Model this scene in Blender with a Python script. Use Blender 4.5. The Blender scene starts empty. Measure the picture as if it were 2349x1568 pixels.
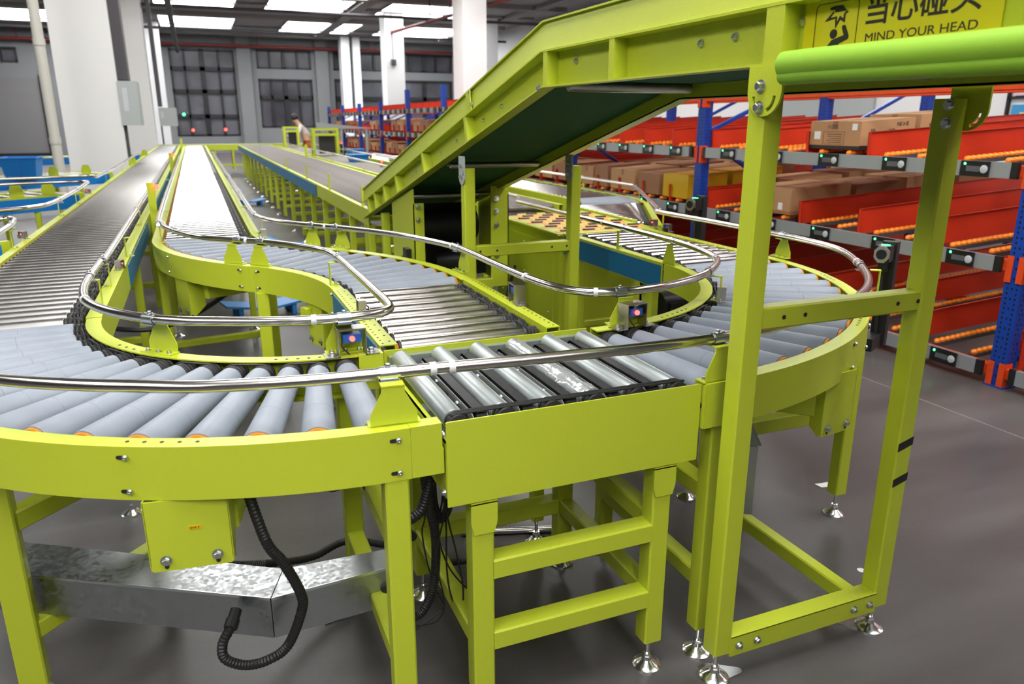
import bpy, bmesh, math, random
from mathutils import Vector, Matrix
random.seed(7)
SC = bpy.context.scene
COL = SC.collection
PI = math.pi
V = Vector
W = {}
SMOOTH = math.radians(35)

# ---------------------------------------------------------------- materials
def mat(name, col, rough=.5, metal=0., bump=0., bscale=60., var=0., vscale=3., emit=None, es=0., spec=.5, coat=0., aniso=None, alpha=None, trans=0.):
    m = bpy.data.materials.new(name); m.use_nodes = True
    n = m.node_tree.nodes; l = m.node_tree.links
    b = n['Principled BSDF']
    b.inputs['Base Color'].default_value = (*col, 1)
    b.inputs['Roughness'].default_value = rough
    b.inputs['Metallic'].default_value = metal
    b.inputs['Specular IOR Level'].default_value = spec
    if coat:
        b.inputs['Coat Weight'].default_value = coat; b.inputs['Coat Roughness'].default_value = .25
    if trans: b.inputs['Transmission Weight'].default_value = trans
    if alpha is not None: b.inputs['Alpha'].default_value = alpha
    if emit:
        b.inputs['Emission Color'].default_value = (*emit, 1); b.inputs['Emission Strength'].default_value = es
    tc = n.new('ShaderNodeTexCoord')
    if bump:
        t = n.new('ShaderNodeTexNoise'); t.inputs['Scale'].default_value = bscale; t.inputs['Detail'].default_value = 3
        l.new(tc.outputs['Object'], t.inputs['Vector'])
        bp = n.new('ShaderNodeBump'); bp.inputs['Strength'].default_value = bump; bp.inputs['Distance'].default_value = .002
        l.new(t.outputs['Fac'], bp.inputs['Height']); l.new(bp.outputs['Normal'], b.inputs['Normal'])
    if var:
        t = n.new('ShaderNodeTexNoise'); t.inputs['Scale'].default_value = vscale; t.inputs['Detail'].default_value = 5
        mp = n.new('ShaderNodeMapping')
        if aniso: mp.inputs['Scale'].default_value = aniso
        l.new(tc.outputs['Object'], mp.inputs['Vector']); l.new(mp.outputs['Vector'], t.inputs['Vector'])
        r = n.new('ShaderNodeMapRange'); r.inputs['To Min'].default_value = 1 - var; r.inputs['To Max'].default_value = 1 + var
        r.inputs['From Min'].default_value = .25; r.inputs['From Max'].default_value = .75
        l.new(t.outputs['Fac'], r.inputs['Value'])
        mx = n.new('ShaderNodeMix'); mx.data_type = 'RGBA'; mx.blend_type = 'MULTIPLY'; mx.inputs['Factor'].default_value = 1
        mx.inputs['A'].default_value = (*col, 1)
        l.new(r.outputs['Result'], mx.inputs['B']); l.new(mx.outputs['Result'], b.inputs['Base Color'])
        r2 = n.new('ShaderNodeMapRange'); r2.inputs['To Min'].default_value = max(.03, rough * (1 - var)); r2.inputs['To Max'].default_value = min(1, rough * (1 + var))
        l.new(t.outputs['Fac'], r2.inputs['Value']); l.new(r2.outputs['Result'], b.inputs['Roughness'])
    return m

def srgb(r, g, b):
    f = lambda c: ((c / 255 + .055) / 1.055) ** 2.4 if c > 10 else c / 255 / 12.92
    return (f(r), f(g), f(b))

LIME = mat('lime_paint', srgb(190, 203, 52), .36, bump=.12, bscale=420, var=.05, vscale=1.6, spec=.45)
def perforated():
    m = LIME.copy(); m.name = 'perforated_lime_paint'
    return m
GREY = mat('grey_sleeve', srgb(140, 148, 160), .5, bump=.05, bscale=300, var=.05, vscale=9)
STEEL = mat('polished_steel', (.70, .67, .64), .22, 1, var=.12, vscale=14, aniso=(1, 6, 6))
DULL = mat('brushed_steel', (.44, .43, .42), .34, 1, var=.12, vscale=12)
BRIGHT = mat('bright_steel', (.88, .88, .88), .18, 1, var=.1, vscale=12)
CHROME = mat('rail_chrome', (.62, .59, .56), .2, 1)
ZINC = mat('zinc_plated', (.58, .64, .65), .40, .85, var=.06, vscale=10)
BOLT = mat('zinc_bolt', (.62, .65, .68), .28, 1)
BLACK = mat('black_rubber', (.02, .02, .021), .5)
BLACKM = mat('black_metal', (.012, .012, .013), .4)
ORANGE = mat('orange_bearing', srgb(208, 132, 28), .45)
REDCAP = mat('red_orange_cap', srgb(240, 90, 20), .4)
BLUE = mat('blue_panel', srgb(0, 104, 158), .42, var=.04)
BLUEL = mat('bright_blue_panel', srgb(0, 120, 205), .5)
BLUEP = mat('blue_plastic', srgb(50, 140, 220), .4)
RBLUE = mat('rack_blue', srgb(14, 62, 158), .4, bump=.05, bscale=200, var=.06)
RORANGE = mat('rack_orange', srgb(226, 74, 28), .42, bump=.05, bscale=200, var=.05)
RRED = mat('divider_red', srgb(204, 54, 28), .36, bump=.06, bscale=160, var=.1, vscale=2)
WHEEL = mat('orange_wheel', srgb(250, 140, 20), .4)
ALU = mat('aluminium_strip', srgb(172, 176, 182), .38, .5, bump=.03, bscale=200)
CARD = mat('cardboard', srgb(176, 136, 96), .8, bump=.1, bscale=60, var=.08, vscale=4)
CARDD = mat('cardboard_dark', srgb(146, 106, 74), .8, var=.08, vscale=4)
TAPE = mat('yellow_tape', srgb(196, 160, 30), .35, var=.06)
PAPER = mat('white_paper', srgb(228, 228, 226), .7)
INK = mat('black_ink', srgb(40, 36, 34), .6)
INKB = mat('brown_ink', srgb(70, 52, 40), .7)
SIGN = mat('sign_yellow', srgb(216, 206, 30), .35)
LABEL = mat('orange_label', srgb(238, 186, 10), .5)
GREENB = mat('green_belt', srgb(14, 78, 50), .8, bump=.3, bscale=900)
FOAM = mat('lime_foam', srgb(142, 190, 46), .55, bump=.05, bscale=30, var=.04, vscale=6)
CONDUIT = mat('black_conduit', (.014, .013, .014), .42)
CABLE = mat('black_cable', (.012, .012, .012), .5)
NYLON = mat('white_nylon', srgb(226, 228, 230), .4)
GREYBOX = mat('grey_cabinet', srgb(170, 176, 176), .5)
DGREY = mat('dark_grey_duct', srgb(72, 70, 74), .6)
PVC = mat('pvc_pipe', srgb(200, 198, 190), .4)
WHITE = mat('white_wall_paint', srgb(226, 226, 226), .7, bump=.06, bscale=30)
WALLG = mat('grey_wall_paint', srgb(122, 123, 124), .8, bump=.06, bscale=30)
CEIL = mat('ceiling_paint', srgb(160, 158, 156), .85, bump=.05, bscale=10)
BEAM = mat('beam_paint', srgb(150, 147, 145), .85)
LIGHTP = mat('lit_ceiling_glow', (.9, .9, .9), .6, emit=(.97, .98, 1), es=9)  # glow stands in for ceiling paint under strong light
GLASS = mat('dark_window_glass', srgb(84, 84, 90), .25, spec=.4, var=.6, vscale=.45)  # uneven pane tone is painted in to imitate reflections
FRAMEB = mat('black_window_frame', srgb(20, 20, 24), .5)
REDPIPE = mat('red_fire_pipe', srgb(120, 34, 28), .5)
LEDR = mat('red_led', (1, .05, .03), .3, emit=(1, .04, .03), es=9)
LEDO = mat('orange_led', (1, .3, .05), .3, emit=(1, .35, .08), es=9)
LEDG = mat('green_led', (.05, 1, .2), .3, emit=(.05, 1, .25), es=7)
DISP = mat('display_black', srgb(24, 24, 26), .35)
DISPW = mat('display_window', srgb(92, 94, 98), .3)
BUTTON = mat('grey_button', srgb(190, 194, 198), .4)
SENSB = mat('blue_sensor', srgb(30, 90, 180), .4)
SENSS = mat('sensor_bracket_steel', (.5, .47, .43), .32, 1)
FILM = mat('stretch_film', (.85, .9, .92), .12, bump=.8, bscale=60, trans=.6, alpha=.55)
SKIN = mat('skin', srgb(196, 150, 122), .6)
HAIR = mat('dark_hair', (.02, .016, .014), .6)
SHIRT = mat('white_shirt', srgb(214, 210, 208), .8)
TROUS = mat('orange_brown_cloth', srgb(176, 88, 44), .8)
LAMPR = mat('floor_marker', srgb(150, 30, 26), .6)

def floor_material():
    m = bpy.data.materials.new('grey_epoxy_floor'); m.use_nodes = True
    n = m.node_tree.nodes; l = m.node_tree.links; b = n['Principled BSDF']
    tc = n.new('ShaderNodeTexCoord')
    a = n.new('ShaderNodeTexNoise'); a.inputs['Scale'].default_value = 1.1; a.inputs['Detail'].default_value = 6
    mp = n.new('ShaderNodeMapping'); mp.inputs['Scale'].default_value = (.5, 2.6, 1); mp.inputs['Rotation'].default_value = (0, 0, .35)
    l.new(tc.outputs['Object'], mp.inputs['Vector']); l.new(mp.outputs['Vector'], a.inputs['Vector'])
    c = n.new('ShaderNodeTexNoise'); c.inputs['Scale'].default_value = 90; c.inputs['Detail'].default_value = 2
    l.new(tc.outputs['Object'], c.inputs['Vector'])
    cr = n.new('ShaderNodeValToRGB'); cr.color_ramp.elements[0].position = .3; cr.color_ramp.elements[1].position = .72
    cr.color_ramp.elements[0].color = (*srgb(70, 67, 67), 1); cr.color_ramp.elements[1].color = (*srgb(98, 95, 94), 1)
    l.new(a.outputs['Fac'], cr.inputs['Fac'])
    mx = n.new('ShaderNodeMix'); mx.data_type = 'RGBA'; mx.blend_type = 'OVERLAY'; mx.inputs['Factor'].default_value = .12
    l.new(cr.outputs['Color'], mx.inputs['A']); l.new(c.outputs['Color'], mx.inputs['B']); l.new(mx.outputs['Result'], b.inputs['Base Color'])
    mr = n.new('ShaderNodeMapRange'); mr.inputs['To Min'].default_value = .24; mr.inputs['To Max'].default_value = .46
    l.new(a.outputs['Fac'], mr.inputs['Value']); l.new(mr.outputs['Result'], b.inputs['Roughness'])
    b.inputs['Specular IOR Level'].default_value = .4
    bp = n.new('ShaderNodeBump'); bp.inputs['Strength'].default_value = .05; bp.inputs['Distance'].default_value = .002
    l.new(c.outputs['Fac'], bp.inputs['Height']); l.new(bp.outputs['Normal'], b.inputs['Normal'])
    return m
FLOOR = floor_material()

def galv_material():
    m = bpy.data.materials.new('galvanised_sheet'); m.use_nodes = True
    n = m.node_tree.nodes; l = m.node_tree.links; b = n['Principled BSDF']
    tc = n.new('ShaderNodeTexCoord'); v = n.new('ShaderNodeTexVoronoi'); v.inputs['Scale'].default_value = 110
    l.new(tc.outputs['Object'], v.inputs['Vector'])
    mr = n.new('ShaderNodeMapRange'); mr.inputs['To Min'].default_value = .3; mr.inputs['To Max'].default_value = .5
    sep = n.new('ShaderNodeSeparateColor'); l.new(v.outputs['Color'], sep.inputs['Color'])
    l.new(sep.outputs['Red'], mr.inputs['Value']); l.new(mr.outputs['Result'], b.inputs['Roughness'])
    b.inputs['Base Color'].default_value = (.40, .42, .43, 1); b.inputs['Metallic'].default_value = 1
    bp = n.new('ShaderNodeBump'); bp.inputs['Strength'].default_value = .004; bp.inputs['Distance'].default_value = .0005
    l.new(sep.outputs['Green'], bp.inputs['Height']); l.new(bp.outputs['Normal'], b.inputs['Normal'])
    return m
GALV = galv_material()

# ---------------------------------------------------------------- mesh builder
class B:
    def __init__(s): s.v = []; s.f = []
    def add(s, vs, fs):
        k = len(s.v); s.v += [V(p) for p in vs]; s.f += [tuple(i + k for i in f) for f in fs]; return s
    def box(s, x0, x1, y0, y1, z0, z1):
        return s.add([(x0, y0, z0), (x1, y0, z0), (x1, y1, z0), (x0, y1, z0), (x0, y0, z1), (x1, y0, z1), (x1, y1, z1), (x0, y1, z1)],
                     [(0, 3, 2, 1), (4, 5, 6, 7), (0, 1, 5, 4), (1, 2, 6, 5), (2, 3, 7, 6), (3, 0, 4, 7)])
    def obox(s, c, u, v, w, a, b_, d):
        c, u, v, w = V(c), V(u).normalized(), V(v).normalized(), V(w).normalized()
        P = [c + u * (i * a / 2) + v * (j * b_ / 2) + w * (k * d / 2) for k in (-1, 1) for (i, j) in ((-1, -1), (1, -1), (1, 1), (-1, 1))]
        return s.add(P, [(0, 3, 2, 1), (4, 5, 6, 7), (0, 1, 5, 4), (1, 2, 6, 5), (2, 3, 7, 6), (3, 0, 4, 7)])
    def sweep(s, prof, path, up=(0, 0, 1), caps=True, closed=False):
        path = [V(p) for p in path]; n = len(prof); m = len(path); rows = []
        for i, p in enumerate(path):
            if closed: t = path[(i + 1) % m] - path[i - 1]
            else: t = path[min(i + 1, m - 1)] - path[max(i - 1, 0)]
            t.normalize(); side = t.cross(V(up)).normalized(); u = side.cross(t)
            rows.append([p + side * a + u * b for a, b in prof])
        vs = [q for r in rows for q in r]; fs = []
        for i in range(m if closed else m - 1):
            j = (i + 1) % m
            for k in range(n):
                k2 = (k + 1) % n; fs.append((i * n + k, i * n + k2, j * n + k2, j * n + k))
        if caps and not closed: fs += [tuple(range(n))[::-1], tuple((m - 1) * n + k for k in range(n))]
        return s.add(vs, fs)
    def beam(s, p0, p1, w, h, up=(0, 0, 1), r=.004):
        a, b = w / 2, h / 2
        prof = [(-a + r, -b), (a - r, -b), (a, -b + r), (a, b - r), (a - r, b), (-a + r, b), (-a, b - r), (-a, -b + r)]
        return s.sweep(prof, [p0, p1], up)
    def tube(s, path, r, n=10, caps=True, closed=False, rip=0, ripn=1):
        path = [V(p) for p in path]; m = len(path)
        t0 = (path[1] - path[0]).normalized(); ref = V((0, 0, 1)) if abs(t0.z) < .9 else V((1, 0, 0))
        u = t0.cross(ref).normalized(); vs = []; fs = []
        for i, p in enumerate(path):
            if closed: t = (path[(i + 1) % m] - path[i - 1]).normalized()
            else: t = (path[min(i + 1, m - 1)] - path[max(i - 1, 0)]).normalized()
            u = (u - t * u.dot(t)).normalized(); w = t.cross(u)
            rr = r + (rip if i % 2 else 0)
            vs += [p + (u * math.cos(2 * PI * k / n) + w * math.sin(2 * PI * k / n)) * rr for k in range(n)]
        for i in range(m if closed else m - 1):
            j = (i + 1) % m
            for k in range(n): fs.append((i * n + k, i * n + (k + 1) % n, j * n + (k + 1) % n, j * n + k))
        if caps and not closed: fs += [tuple(range(n))[::-1], tuple((m - 1) * n + k for k in range(n))]
        return s.add(vs, fs)
    def cyl(s, p0, p1, r0, r1=None, n=16):
        r1 = r0 if r1 is None else r1
        return s.lathe([(r0, 0), (r1, (V(p1) - V(p0)).length)], p0, V(p1) - V(p0), n)
    def lathe(s, prof, base, axis=(0, 0, 1), n=16):
        w = V(axis).normalized(); ref = V((1, 0, 0)) if abs(w.x) < .9 else V((0, 1, 0))
        u = ref.cross(w).normalized(); v = w.cross(u); base = V(base); m = len(prof); vs = []; fs = []
        for r, h in prof:
            vs += [base + w * h + (u * math.cos(2 * PI * k / n) + v * math.sin(2 * PI * k / n)) * max(r, 1e-5) for k in range(n)]
        for i in range(m - 1):
            for k in range(n): fs.append((i * n + k, i * n + (k + 1) % n, (i + 1) * n + (k + 1) % n, (i + 1) * n + k))
        fs += [tuple(range(n))[::-1], tuple((m - 1) * n + k for k in range(n))]
        return s.add(vs, fs)
    def prism(s, poly, o, u, v, w, t):
        o, u, v, w = V(o), V(u), V(v), V(w); n = len(poly)
        A = [o + u * a + v * b for a, b in poly]; Bq = [p + w * t for p in A]
        return s.add(A + Bq, [tuple(range(n))[::-1], tuple(range(n, 2 * n))] + [(i, (i + 1) % n, n + (i + 1) % n, n + i) for i in range(n)])
    def plate(s, loops, o, u, v, w, t):
        """flat plate with holes: loops[0] is the outline, the rest are holes, all in (u, v); thickness t along w"""
        bm = bmesh.new()
        for lp in loops:
            vs = [bm.verts.new((a, b, 0)) for a, b in lp]
            for i in range(len(vs)): bm.edges.new((vs[i], vs[(i + 1) % len(vs)]))
        bmesh.ops.triangle_fill(bm, edges=bm.edges[:], use_beauty=True)
        o, u, v, w = V(o), V(u), V(v), V(w)
        bm.verts.index_update(); k = len(bm.verts)
        pts = [o + u * q.co.x + v * q.co.y for q in bm.verts]
        fs = [tuple(q.index for q in f.verts) for f in bm.faces]
        fs2 = [f[::-1] for f in fs]; side = []; i0 = 0
        for lp in loops:
            n = len(lp)
            for i in range(n): side.append((i0 + i, i0 + (i + 1) % n, k + i0 + (i + 1) % n, k + i0 + i))
            i0 += n
        bm.free()
        return s.add(pts + [p + w * t for p in pts], fs2 + [tuple(i + k for i in f) for f in fs] + side)
    def arc(s, prof, c, a0, a1, n=40):
        """sweep closed (r, z) profile about the vertical through c"""
        m = len(prof); vs = []; fs = []
        for i in range(n + 1):
            a = a0 + (a1 - a0) * i / n
            vs += [V((c[0] + r * math.cos(a), c[1] + r * math.sin(a), z)) for r, z in prof]
        for i in range(n):
            for k in range(m): fs.append((i * m + k, (i + 1) * m + k, (i + 1) * m + (k + 1) % m, i * m + (k + 1) % m))
        fs += [tuple(range(m)), tuple(n * m + k for k in range(m))[::-1]]
        return s.add(vs, fs)

def mesh(name, b, m, off=V((0, 0, 0)), flat=False):
    me = bpy.data.meshes.new(name)
    me.from_pydata([tuple(p - off) for p in b.v], [], b.f)
    bm = bmesh.new(); bm.from_mesh(me); bmesh.ops.recalc_face_normals(bm, faces=bm.faces); bm.to_mesh(me); bm.free()
    me.materials.append(m)
    if not flat:
        me.polygons.foreach_set('use_smooth', [True] * len(me.polygons)); me.set_sharp_from_angle(angle=SMOOTH)
    me.update(); return me

def settag(o, label, cat, group=None, kind=None):
    if label: o['label'] = label
    if cat: o['category'] = cat
    if group: o['group'] = group
    if kind: o['kind'] = kind
    return o
def thing(name, label, cat, loc=(0, 0, 0), group=None):
    o = bpy.data.objects.new(name, None); COL.objects.link(o); o.location = loc; o.empty_display_size = .1
    W[o] = V(loc); return settag(o, label, cat, group)
def part(name, b, m, parent, label=None, kind=None, flat=False):
    off = W[parent] if parent else V((0, 0, 0))
    o = bpy.data.objects.new(name, mesh(name, b, m, off, flat)); COL.objects.link(o)
    o.parent = parent; W[o] = off
    if label: o['label'] = label
    if kind: o['kind'] = kind
    return o
def solo(name, b, m, label, cat, group=None, kind=None, loc=None, flat=False):
    off = V(loc) if loc else sum(b.v, V((0, 0, 0))) / len(b.v)
    o = bpy.data.objects.new(name, mesh(name, b, m, off, flat)); COL.objects.link(o); o.location = off; W[o] = off
    return settag(o, label, cat, group, kind)
def struct(name, b, m):
    o = bpy.data.objects.new(name, mesh(name, b, m)); COL.objects.link(o); W[o] = V((0, 0, 0)); o['kind'] = 'structure'; return o
def inst(name, me, parent, loc, rz=0., world=True):
    """another object on mesh data already made"""
    o = bpy.data.objects.new(name, me); COL.objects.link(o); o.parent = parent
    o.location = V(loc) - W[parent] if world else V(loc); o.rotation_euler = (0, 0, rz); W[o] = V(loc) if world else W[parent] + V(loc); return o
def minst(name, me, parent, M):
    o = bpy.data.objects.new(name, me); COL.objects.link(o); o.parent = parent
    o.matrix_local = Matrix.Translation(-W[parent]) @ M; W[o] = M.translation; return o
def smooth_path(pts, k=8):
    P = [V(p) for p in pts]; out = []
    for i in range(len(P) - 1):
        a, b, c, d = P[max(i - 1, 0)], P[i], P[i + 1], P[min(i + 2, len(P) - 1)]
        for j in range(k):
            t = j / k
            out.append(.5 * ((2 * b) + (c - a) * t + (2 * a - 5 * b + 4 * c - d) * t * t + (3 * b - a - 3 * c + d) * t ** 3))
    return out + [P[-1]]
ORD = ['first', 'second', 'third', 'fourth', 'fifth', 'sixth', 'seventh', 'eighth', 'ninth', 'tenth', 'eleventh', 'twelfth', 'thirteenth', 'fourteenth']

# shared small meshes: hex bolt looking along local +x, socket bolt, levelling foot
def axisM(p, d, s=1.):
    d = V(d).normalized(); return Matrix.Translation(V(p)) @ d.to_track_quat('X', 'Z').to_matrix().to_4x4() @ Matrix.Scale(s, 4)
BOLTM = mesh('bolt', B().lathe([(.0085, 0), (.0085, .002)], (0, 0, 0), (1, 0, 0), 18).lathe([(.0058, .002), (.0058, .007), (.005, .008)], (0, 0, 0), (1, 0, 0), 6), BOLT)
SCREWM = mesh('screw', B().lathe([(.0045, 0), (.0062, .0005), (.0058, .003), (.004, .0055), (.0022, .0058), (.002, .003)], (0, 0, 0), (1, 0, 0), 16), BOLT)
HOLEM = mesh('hole', B().lathe([(.004, 0), (.004, .0006)], (0, 0, 0), (1, 0, 0), 12), BLACK)
SLOTM = mesh('slot_hole', B().prism([(.011 * math.cos(a) * .45 + (.006 if math.cos(a) > 0 else -.006), .0042 * math.sin(a)) for a in [2 * PI * k / 16 for k in range(16)]], (0, 0, 0), (0, 1, 0), (0, 0, 1), (1, 0, 0), .0007), BLACK)
def foot_builder(h=.1, r=.037):
    b = B().lathe([(r, 0), (r, .004), (r * .86, .006), (r * .7, .011), (r * .36, .02), (r * .3, .03)], (0, 0, 0), (0, 0, 1), 28)
    b.lathe([(.011, .03), (.011, .038)], (0, 0, 0), (0, 0, 1), 6)
    b.lathe([(.0062, .038), (.0062, h)], (0, 0, 0), (0, 0, 1), 12)
    b.lathe([(.011, h - .012), (.011, h - .004)], (0, 0, 0), (0, 0, 1), 6); return b
FOOTM = mesh('leveling_foot', foot_builder(), BRIGHT)
def bolts(parent, pts, d, name='bolt', me=None):
    for p in pts: minst(name, me or BOLTM, parent, axisM(p, d))
def leg(root, x, y, ztop, zbot=.085, w=.05, d=.05, name='leg', foot=True):
    l = part(name, B().beam((x, y, zbot), (x, y, ztop), w, d, up=(0, 1, 0)), LIME, root)
    if foot: inst('leveling_foot', FOOTM, l, (x, y, 0))
    return l
# ---------------------------------------------------------------- conveyors
ZF = .77      # top of the side frames
ZA = .737     # roller axis of the curves
def curve_roller_meshes(Ri, Ro, key, plain_out=False):
    ri, ro = .0285, .0365
    L = Ro - Ri; x0 = Ri + .075; x1 = Ro - .056
    b = B()
    # sleeve made of butted segments: a fine groove at each joint
    seg = 3; prof = [(ri * .75, 0)]
    for k in range(seg):
        a0 = (x1 - x0) * k / seg; a1 = (x1 - x0) * (k + 1) / seg
        r0 = ri + (ro - ri) * k / seg; r1 = ri + (ro - ri) * (k + 1) / seg
        prof += [(r0 - .0008, a0 + .0001), (r0, a0 + .001), (r1, a1 - .001), (r1 - .0008, a1 - .0001)]
    prof.append((ro * .8, x1 - x0))
    b.lathe(prof, (x0, 0, 0), (1, 0, 0), 26)
    body = mesh('roller', b, GREY)
    c = B(); pr = [(.012, -.05), (.0255, -.049)]
    for k in range(4): pr += [(.0275, -.045 + k * .011), (.0275, -.041 + k * .011), (.0235, -.038 + k * .011)]
    pr += [(.0275, -.001), (.0275, .0005), (.02, .001)]
    c.lathe(pr, (x0, 0, 0), (1, 0, 0), 22); c.cyl((Ri + .005, 0, 0), (x0 - .045, 0, 0), .006, n=8)
    collar = mesh('drive_collar', c, BLACK)
    e = B().lathe([(ro * .86, 0), (ro * .94, .001), (ro * .9, .008), (.012, .011)], (x1, 0, 0), (1, 0, 0), 22); e.cyl((x1, 0, 0), (Ro - .004, 0, 0), .006, n=8)
    cap = mesh('bearing', e, ORANGE)
    return body, collar, cap, x0
def place_curve_rollers(root, c, Ri, Ro, angs, belt=True):
    body, collar, cap, x0 = curve_roller_meshes(Ri, Ro, 0)
    for a in angs:
        r = inst('roller', body, root, (c[0], c[1], ZA), a)
        for nm, me in (('drive_collar', collar), ('bearing', cap)): inst(nm, me, r, (0, 0, 0), world=False)
    if belt and len(angs) > 1:
        da = abs(angs[1] - angs[0]); R = x0 - .03
        for j in (0, 1):
            RR = R - .012 + .02 * j
            bb = B(); h = .0285; p = []
            A = V((RR, 0, 0)); Bq = V((RR * math.cos(da), RR * math.sin(da), 0)); t = (Bq - A).normalized()
            for k in range(9):
                q = PI * .5 + PI * k / 8; p.append(A + t * math.cos(q) * h + V((0, 0, math.sin(q) * h)))
            for k in range(9):
                q = -PI * .5 + PI * k / 8; p.append(Bq + t * math.cos(q) * h + V((0, 0, math.sin(q) * h)))
            bb.tube(p, .0026, 6, closed=True)
            me = mesh('drive_belt', bb, BLACK)
            for i, a in enumerate(angs[:-1]):
                if i % 2 == j: inst('drive_belt', me, root, (c[0], c[1], ZA), min(a, angs[i + 1]))
def channel(r_edge, inward, top=ZF, h=.11, fl=.042, t=.0035):
    """C profile: web at r_edge, flanges pointing inward (+1 = larger r)"""
    s = inward
    return [(r_edge, top), (r_edge, top - h), (r_edge + s * fl, top - h), (r_edge + s * fl, top - h + t), (r_edge + s * t, top - h + t), (r_edge + s * t, top - t), (r_edge + s * fl, top - t), (r_edge + s * fl, top)]
def curve_conveyor(name, label, c, Ri, Ro, a0, a1, n, group=None, h=.11):
    mid = (a0 + a1) / 2; Rm = (Ri + Ro) / 2
    root = thing(name, label, 'conveyor', (c[0] + Rm * math.cos(mid), c[1] + Rm * math.sin(mid), 0), group)
    fo = part('side_frame', B().arc(channel(Ro, -1, h=h), c, a0, a1, 56), LIME, root)
    fi = part('side_frame', B().arc(channel(Ri, 1, h=h), c, a0, a1, 48), LIME, root)
    da = (a1 - a0) / n
    place_curve_rollers(root, c, Ri, Ro, [a0 + da * (k + .5) for k in range(n)])
    for k in range(3):
        a = a0 + (a1 - a0) * (k + .5) / 3
        p0 = V((c[0] + (Ri + .004) * math.cos(a), c[1] + (Ri + .004) * math.sin(a), ZF - h + .014)); p1 = V((c[0] + (Ro - .004) * math.cos(a), c[1] + (Ro - .004) * math.sin(a), ZF - h + .014))
        part('cross_member', B().beam(p0, p1, .03, .02), LIME, root)
    return root, fo, fi
def arc_marks(frame, c, R, zs, angs, outward=1):
    for a in angs:
        for z in zs:
            d = V((math.cos(a), math.sin(a), 0)) * outward; tdir = V((-math.sin(a), math.cos(a), 0))
            p = V((c[0] + R * math.cos(a), c[1] + R * math.sin(a), z)) + d * .0005
            minst('slot_hole', SLOTM, frame, axisM(p - tdir * .007, d)); minst('screw', SCREWM, frame, axisM(p + d * .0006, d))
def top_holes(frame, c, R, angs):
    for a in angs: minst('hole', HOLEM, frame, axisM((c[0] + R * math.cos(a), c[1] + R * math.sin(a), ZF + .0002), (0, 0, 1)))
def motor_guard(root, p, d, w=.145, h=.15, lean=.0, label=None, dp=.075):
    """folded plate hanging below a frame at p (top centre, on the face), facing d"""
    d = V(d).normalized(); u = V((0, 0, 1)).cross(d).normalized(); p = V(p)
    b = B()
    b.prism([(-w / 2, 0), (-w / 2, -h + .004), (-w / 2 + .006, -h), (w / 2 - .006, -h), (w / 2, -h + .004), (w / 2, 0)], p, u, (0, 0, 1), -d, .004)
    for s in (-1, 1): b.prism([(0, 0), (0, -h + .012), (-dp * .3, -h), (-dp, -h + dp * .6), (-dp, 0)], p + u * (s * (w / 2 - .002)), d, (0, 0, 1), u * s, .003)
    g = part('motor_guard', b, LIME, root, label)
    for s in (-1, 1):
        q = p + u * (s * w * .31) + V((0, 0, -h + .024)) + d * .0006
        minst('slot_hole', SLOTM, g, axisM(q - V((0, 0, .008)), d) @ Matrix.Rotation(PI / 2, 4, 'X'))
        minst('bolt', BOLTM, g, axisM(q, d) @ Matrix.Scale(1.25, 4))
    return g
def straight_frame(root, x, y0, y1, inward, h=.115, w=.045, panel=None, py=None, cap=True, zt=ZF, perf=True):
    """box-like side profile along y with web on the outside at x"""
    s = inward; t = .003
    prof = [(x, zt), (x, zt - h), (x + s * w * .6, zt - h), (x + s * w * .6, zt - h + t), (x + s * t, zt - h + t), (x + s * t, zt - t), (x + s * (w - t), zt - t), (x + s * (w - t), zt - .045), (x + s * w, zt - .045), (x + s * w, zt)]
    b = B(); n = len(prof)
    vs = [(px, y, pz) for y in (y0, y1) for px, pz in prof]
    b.add(vs, [(k, (k + 1) % n, n + (k + 1) % n, n + k) for k in range(n)] + [tuple(range(n)), tuple(range(n, 2 * n))[::-1]])
    f = part('side_frame', b, LIME, root)
    if panel:
        q0, q1 = py or (y0, y1)
        part('side_panel', B().box(x - s * .0035, x, q0, q1, zt - h + .004, zt - .012) if True else None, panel, root)
    return f
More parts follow.
